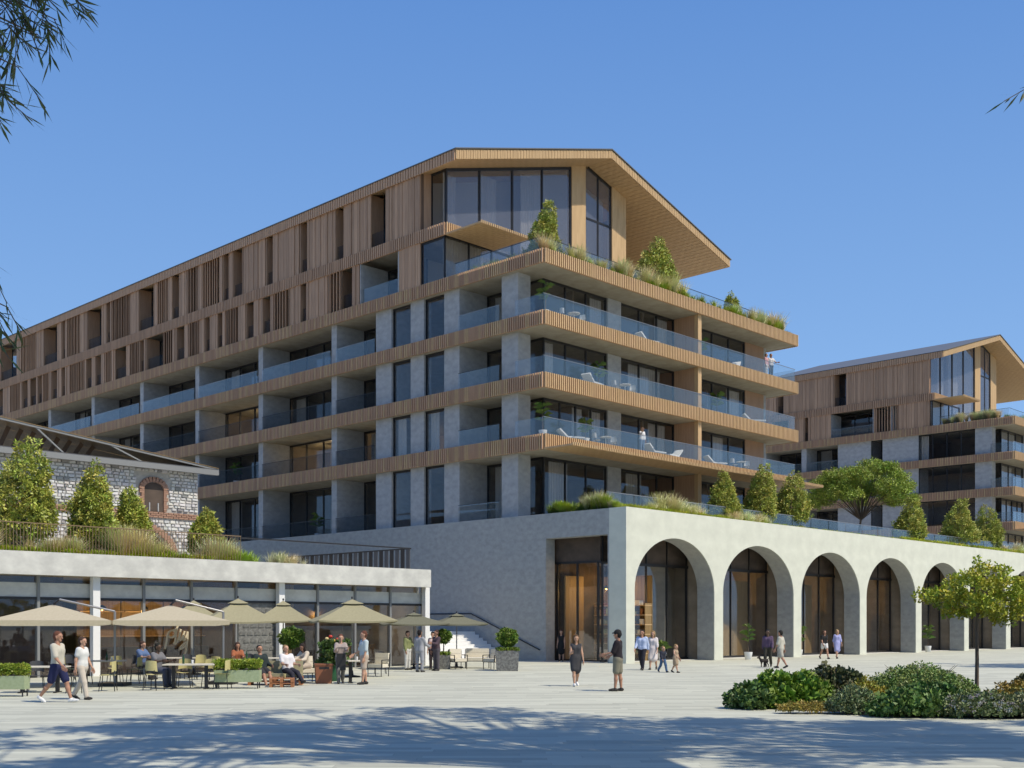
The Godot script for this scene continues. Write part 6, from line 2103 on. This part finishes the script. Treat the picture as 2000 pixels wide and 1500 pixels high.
func g_people(light: Color, tan_: Color, dark: Color, brown: Color, blond: Color, stroll: Dictionary, walk: Dictionary) -> void:
	person("woman in olive green jacket and white trousers at the talking group's left", gp(-4.48, 49.6), 0.9, {"h": 1.70, "fem": true, "top": Color(0.22, 0.24, 0.10), "sleeve": 1.9, "low_col": Color(0.62, 0.61, 0.56), "hair_col": brown, "skin": light, "elbow_l": 55.0, "arm_l": 18.0})
	person("man in light grey suit seen from behind in the talking group", gp(-3.78, 47.3), 2.6, {"h": 1.75, "top": Color(0.33, 0.34, 0.36), "sleeve": 1.92, "low_col": Color(0.30, 0.31, 0.34), "hair_col": Color(0.012, 0.01, 0.01), "skin": tan_, "spread": 0.09, "arm_r": 30.0, "elbow_r": 40.0})
	person("woman in pale pink blouse facing the grey suit in the talking group", gp(-3.42, 49.8), -0.2, {"h": 1.66, "fem": true, "top": Color(0.62, 0.46, 0.42), "sleeve": 1.2, "low_col": Color(0.04, 0.03, 0.03), "hair_col": brown, "skin": light, "arm_l": 30.0, "elbow_l": 70.0})
	person("man in dark mauve suit at the talking group's right", gp(-3.18, 48.6), -0.9, {"h": 1.74, "top": Color(0.075, 0.05, 0.06), "sleeve": 1.92, "low_col": Color(0.09, 0.075, 0.09), "hair_col": Color(0.06, 0.03, 0.02), "skin": tan_, "arm_l": 35.0, "elbow_l": 65.0})
	# plaza
	person("woman in short dark dress and sunglasses standing on the open plaza", gp(2.01, 36.3), 0.15, stroll.merged({"h": 1.66, "fem": true, "low": "dress", "hem": 0.78, "top": Color(0.045, 0.045, 0.05), "sleeve": 0.0, "hair": "long", "hair_col": Color(0.10, 0.055, 0.025), "skin": Color(0.48, 0.28, 0.18), "shoe": Color(0.72, 0.72, 0.7), "arm_r": 25.0, "elbow_r": 75.0}, true))
	person("man in black t-shirt, khaki shorts and cap standing on the open plaza", gp(3.07, 33.5), -1.9, {"h": 1.80, "top": Color(0.012, 0.011, 0.012), "sleeve": 0.95, "low": "shorts", "low_col": Color(0.20, 0.19, 0.14), "hair": "cap", "hair_col": Color(0.014, 0.012, 0.014), "skin": tan_, "arm_l": 20.0, "elbow_l": 55.0, "arm_r": 15.0, "elbow_r": 50.0, "hip_l": 5.0, "hip_r": -4.0})
	var gr := "family walking past the first arch"
	person("man in light blue shirt and dark trousers walking with his family", gp(5.55, 49.3), -0.35, walk.merged({"h": 1.80, "top": Color(0.44, 0.52, 0.70), "sleeve": 1.7, "low_col": Color(0.014, 0.014, 0.02), "hair_col": Color(0.02, 0.014, 0.01), "skin": tan_}), gr)
	person("woman in white blouse and pale skirt walking with her family", gp(6.08, 49.8), -0.3, stroll.merged({"h": 1.72, "fem": true, "low": "dress", "hem": 0.95, "top": Color(0.66, 0.60, 0.58), "sleeve": 1.3, "hair": "long", "hair_col": blond, "skin": light}), gr)
	person("small child in dark jacket and blue jeans walking with the family", gp(6.17, 47.2), 0.5, walk.merged({"h": 1.08, "head": 1.32, "top": Color(0.02, 0.025, 0.04), "sleeve": 1.8, "low_col": Color(0.07, 0.13, 0.24), "hair_col": blond, "skin": light}), gr)
	person("child in tan dress walking at the family's right", gp(6.6, 46.6), 0.9, stroll.merged({"h": 1.16, "fem": true, "head": 1.28, "low": "dress", "hem": 0.8, "top": Color(0.36, 0.27, 0.18), "sleeve": 0.0, "hair_col": blond, "skin": light, "arm_r": 35.0, "out_r": 40.0}, true), gr)
	gr = "pairs strolling along the arcade"
	person("man in dark suit and mauve shirt walking a dog", gp(11.78, 53.2), -0.4, stroll.merged({"h": 1.76, "top": Color(0.10, 0.065, 0.11), "sleeve": 1.85, "low_col": Color(0.045, 0.04, 0.03), "hair_col": Color(0.01, 0.01, 0.01), "skin": dark}), gr)
	person("person in pale beige shirt and shorts beside the dog walker", gp(12.0, 51.6), -2.2, stroll.merged({"h": 1.74, "top": Color(0.48, 0.46, 0.38), "sleeve": 0.9, "low": "shorts", "low_col": Color(0.42, 0.40, 0.33), "hair_col": Color(0.015, 0.012, 0.01), "skin": tan_}), gr)
	person("woman in black top and white shorts walking by the third arch", gp(17.85, 66.0), 0.2, walk.merged({"h": 1.72, "fem": true, "top": Color(0.015, 0.014, 0.015), "sleeve": 0.6, "low": "shorts", "low_col": Color(0.66, 0.65, 0.62), "leg_end": 0.5, "hair": "long", "hair_col": brown, "skin": tan_}), gr)
	person("woman in lavender dress walking by the third arch", gp(18.75, 66.6), 0.1, stroll.merged({"h": 1.72, "fem": true, "low": "dress", "hem": 0.9, "top": Color(0.36, 0.37, 0.62), "sleeve": 1.3, "hair": "long", "hair_col": Color(0.30, 0.20, 0.09), "skin": light}), gr)
	person("woman in black dress standing in the side shop doorway", site(0.45, 0.0, 4.75), -0.3, {"h": 1.70, "fem": true, "low": "dress", "hem": 0.9, "top": Color(0.012, 0.012, 0.014), "sleeve": 0.0, "hair": "long", "hair_col": brown, "skin": light})
	gr = "people on the balconies"
	person("woman in white shirt and jeans on the lowest balcony drinking", site(9.5, 12.13, 6.35), 0.5, {"h": 1.70, "fem": true, "top": Color(0.68, 0.68, 0.68), "sleeve": 1.5, "low_col": Color(0.14, 0.20, 0.30), "hair": "long", "hair_col": Color(0.22, 0.12, 0.05), "skin": light, "arm_r": 60.0, "elbow_r": 80.0}, gr)
	person("woman in pink top at the right end of the top balcony", site(22.9, 18.76, 6.1), 0.9, {"h": 1.68, "fem": true, "top": Color(0.55, 0.30, 0.30), "low_col": Color(0.60, 0.60, 0.58), "hair_col": brown, "skin": light}, gr)
	person("man in white shirt beside the woman on the top balcony", site(23.5, 18.76, 6.1), 0.4, {"h": 1.76, "top": Color(0.6, 0.58, 0.56), "low_col": Color(0.05, 0.06, 0.08), "hair_col": brown, "skin": tan_, "arm_l": 30.0, "elbow_l": 50.0, "out_l": 25.0}, gr)
	# small dog
	var d := thing("dog", "small dark dog walking on a lead beside the dog walker", "dog", gp(11.55, 52.9), -1.2)
	var m := MB.new()
	m.paint(Color(0.025, 0.02, 0.018))
	var bn := [[Vector3(0, 0.30, 0.14), Vector3(0, 0.31, -0.14), 0.085, 0.07], [Vector3(0, 0.31, 0.16), Vector3(0, 0.43, 0.26), 0.06, 0.045], [Vector3(0, 0.45, 0.27), Vector3(0, 0.43, 0.36), 0.055, 0.03], [Vector3(0, 0.34, -0.18), Vector3(0, 0.46, -0.30), 0.02, 0.012]]
	for x in [-0.05, 0.05]:
		bn.append([Vector3(x, 0.27, 0.14), Vector3(x, 0.14, 0.15 + x * 0.6), 0.035, 0.02])
		bn.append([Vector3(x, 0.14, 0.15 + x * 0.6), Vector3(x, 0.02, 0.15 + x * 0.4), 0.019, 0.016])
		bn.append([Vector3(x, 0.27, -0.15), Vector3(x, 0.20, -0.09 - x * 0.4), 0.045, 0.03])
		bn.append([Vector3(x, 0.20, -0.09 - x * 0.4), Vector3(x, 0.11, -0.18 - x * 0.4), 0.027, 0.018])
		bn.append([Vector3(x, 0.11, -0.18 - x * 0.4), Vector3(x, 0.02, -0.17 - x * 0.4), 0.017, 0.016])
		bn.append([Vector3(x * 0.8, 0.49, 0.25), Vector3(x * 1.1, 0.53, 0.24), 0.02, 0.01])
	net(bn, 0.014, 0.02, m)
	obj("body", m, M.cloth, d)
	obj("lead", MB.new().tube([Vector3(0, 0.42, 0.22), Vector3(0.05, 0.5, 0.1), Vector3(-0.35, 0.8, 0.25)], [0.006], 5), M.frame_dark, d)
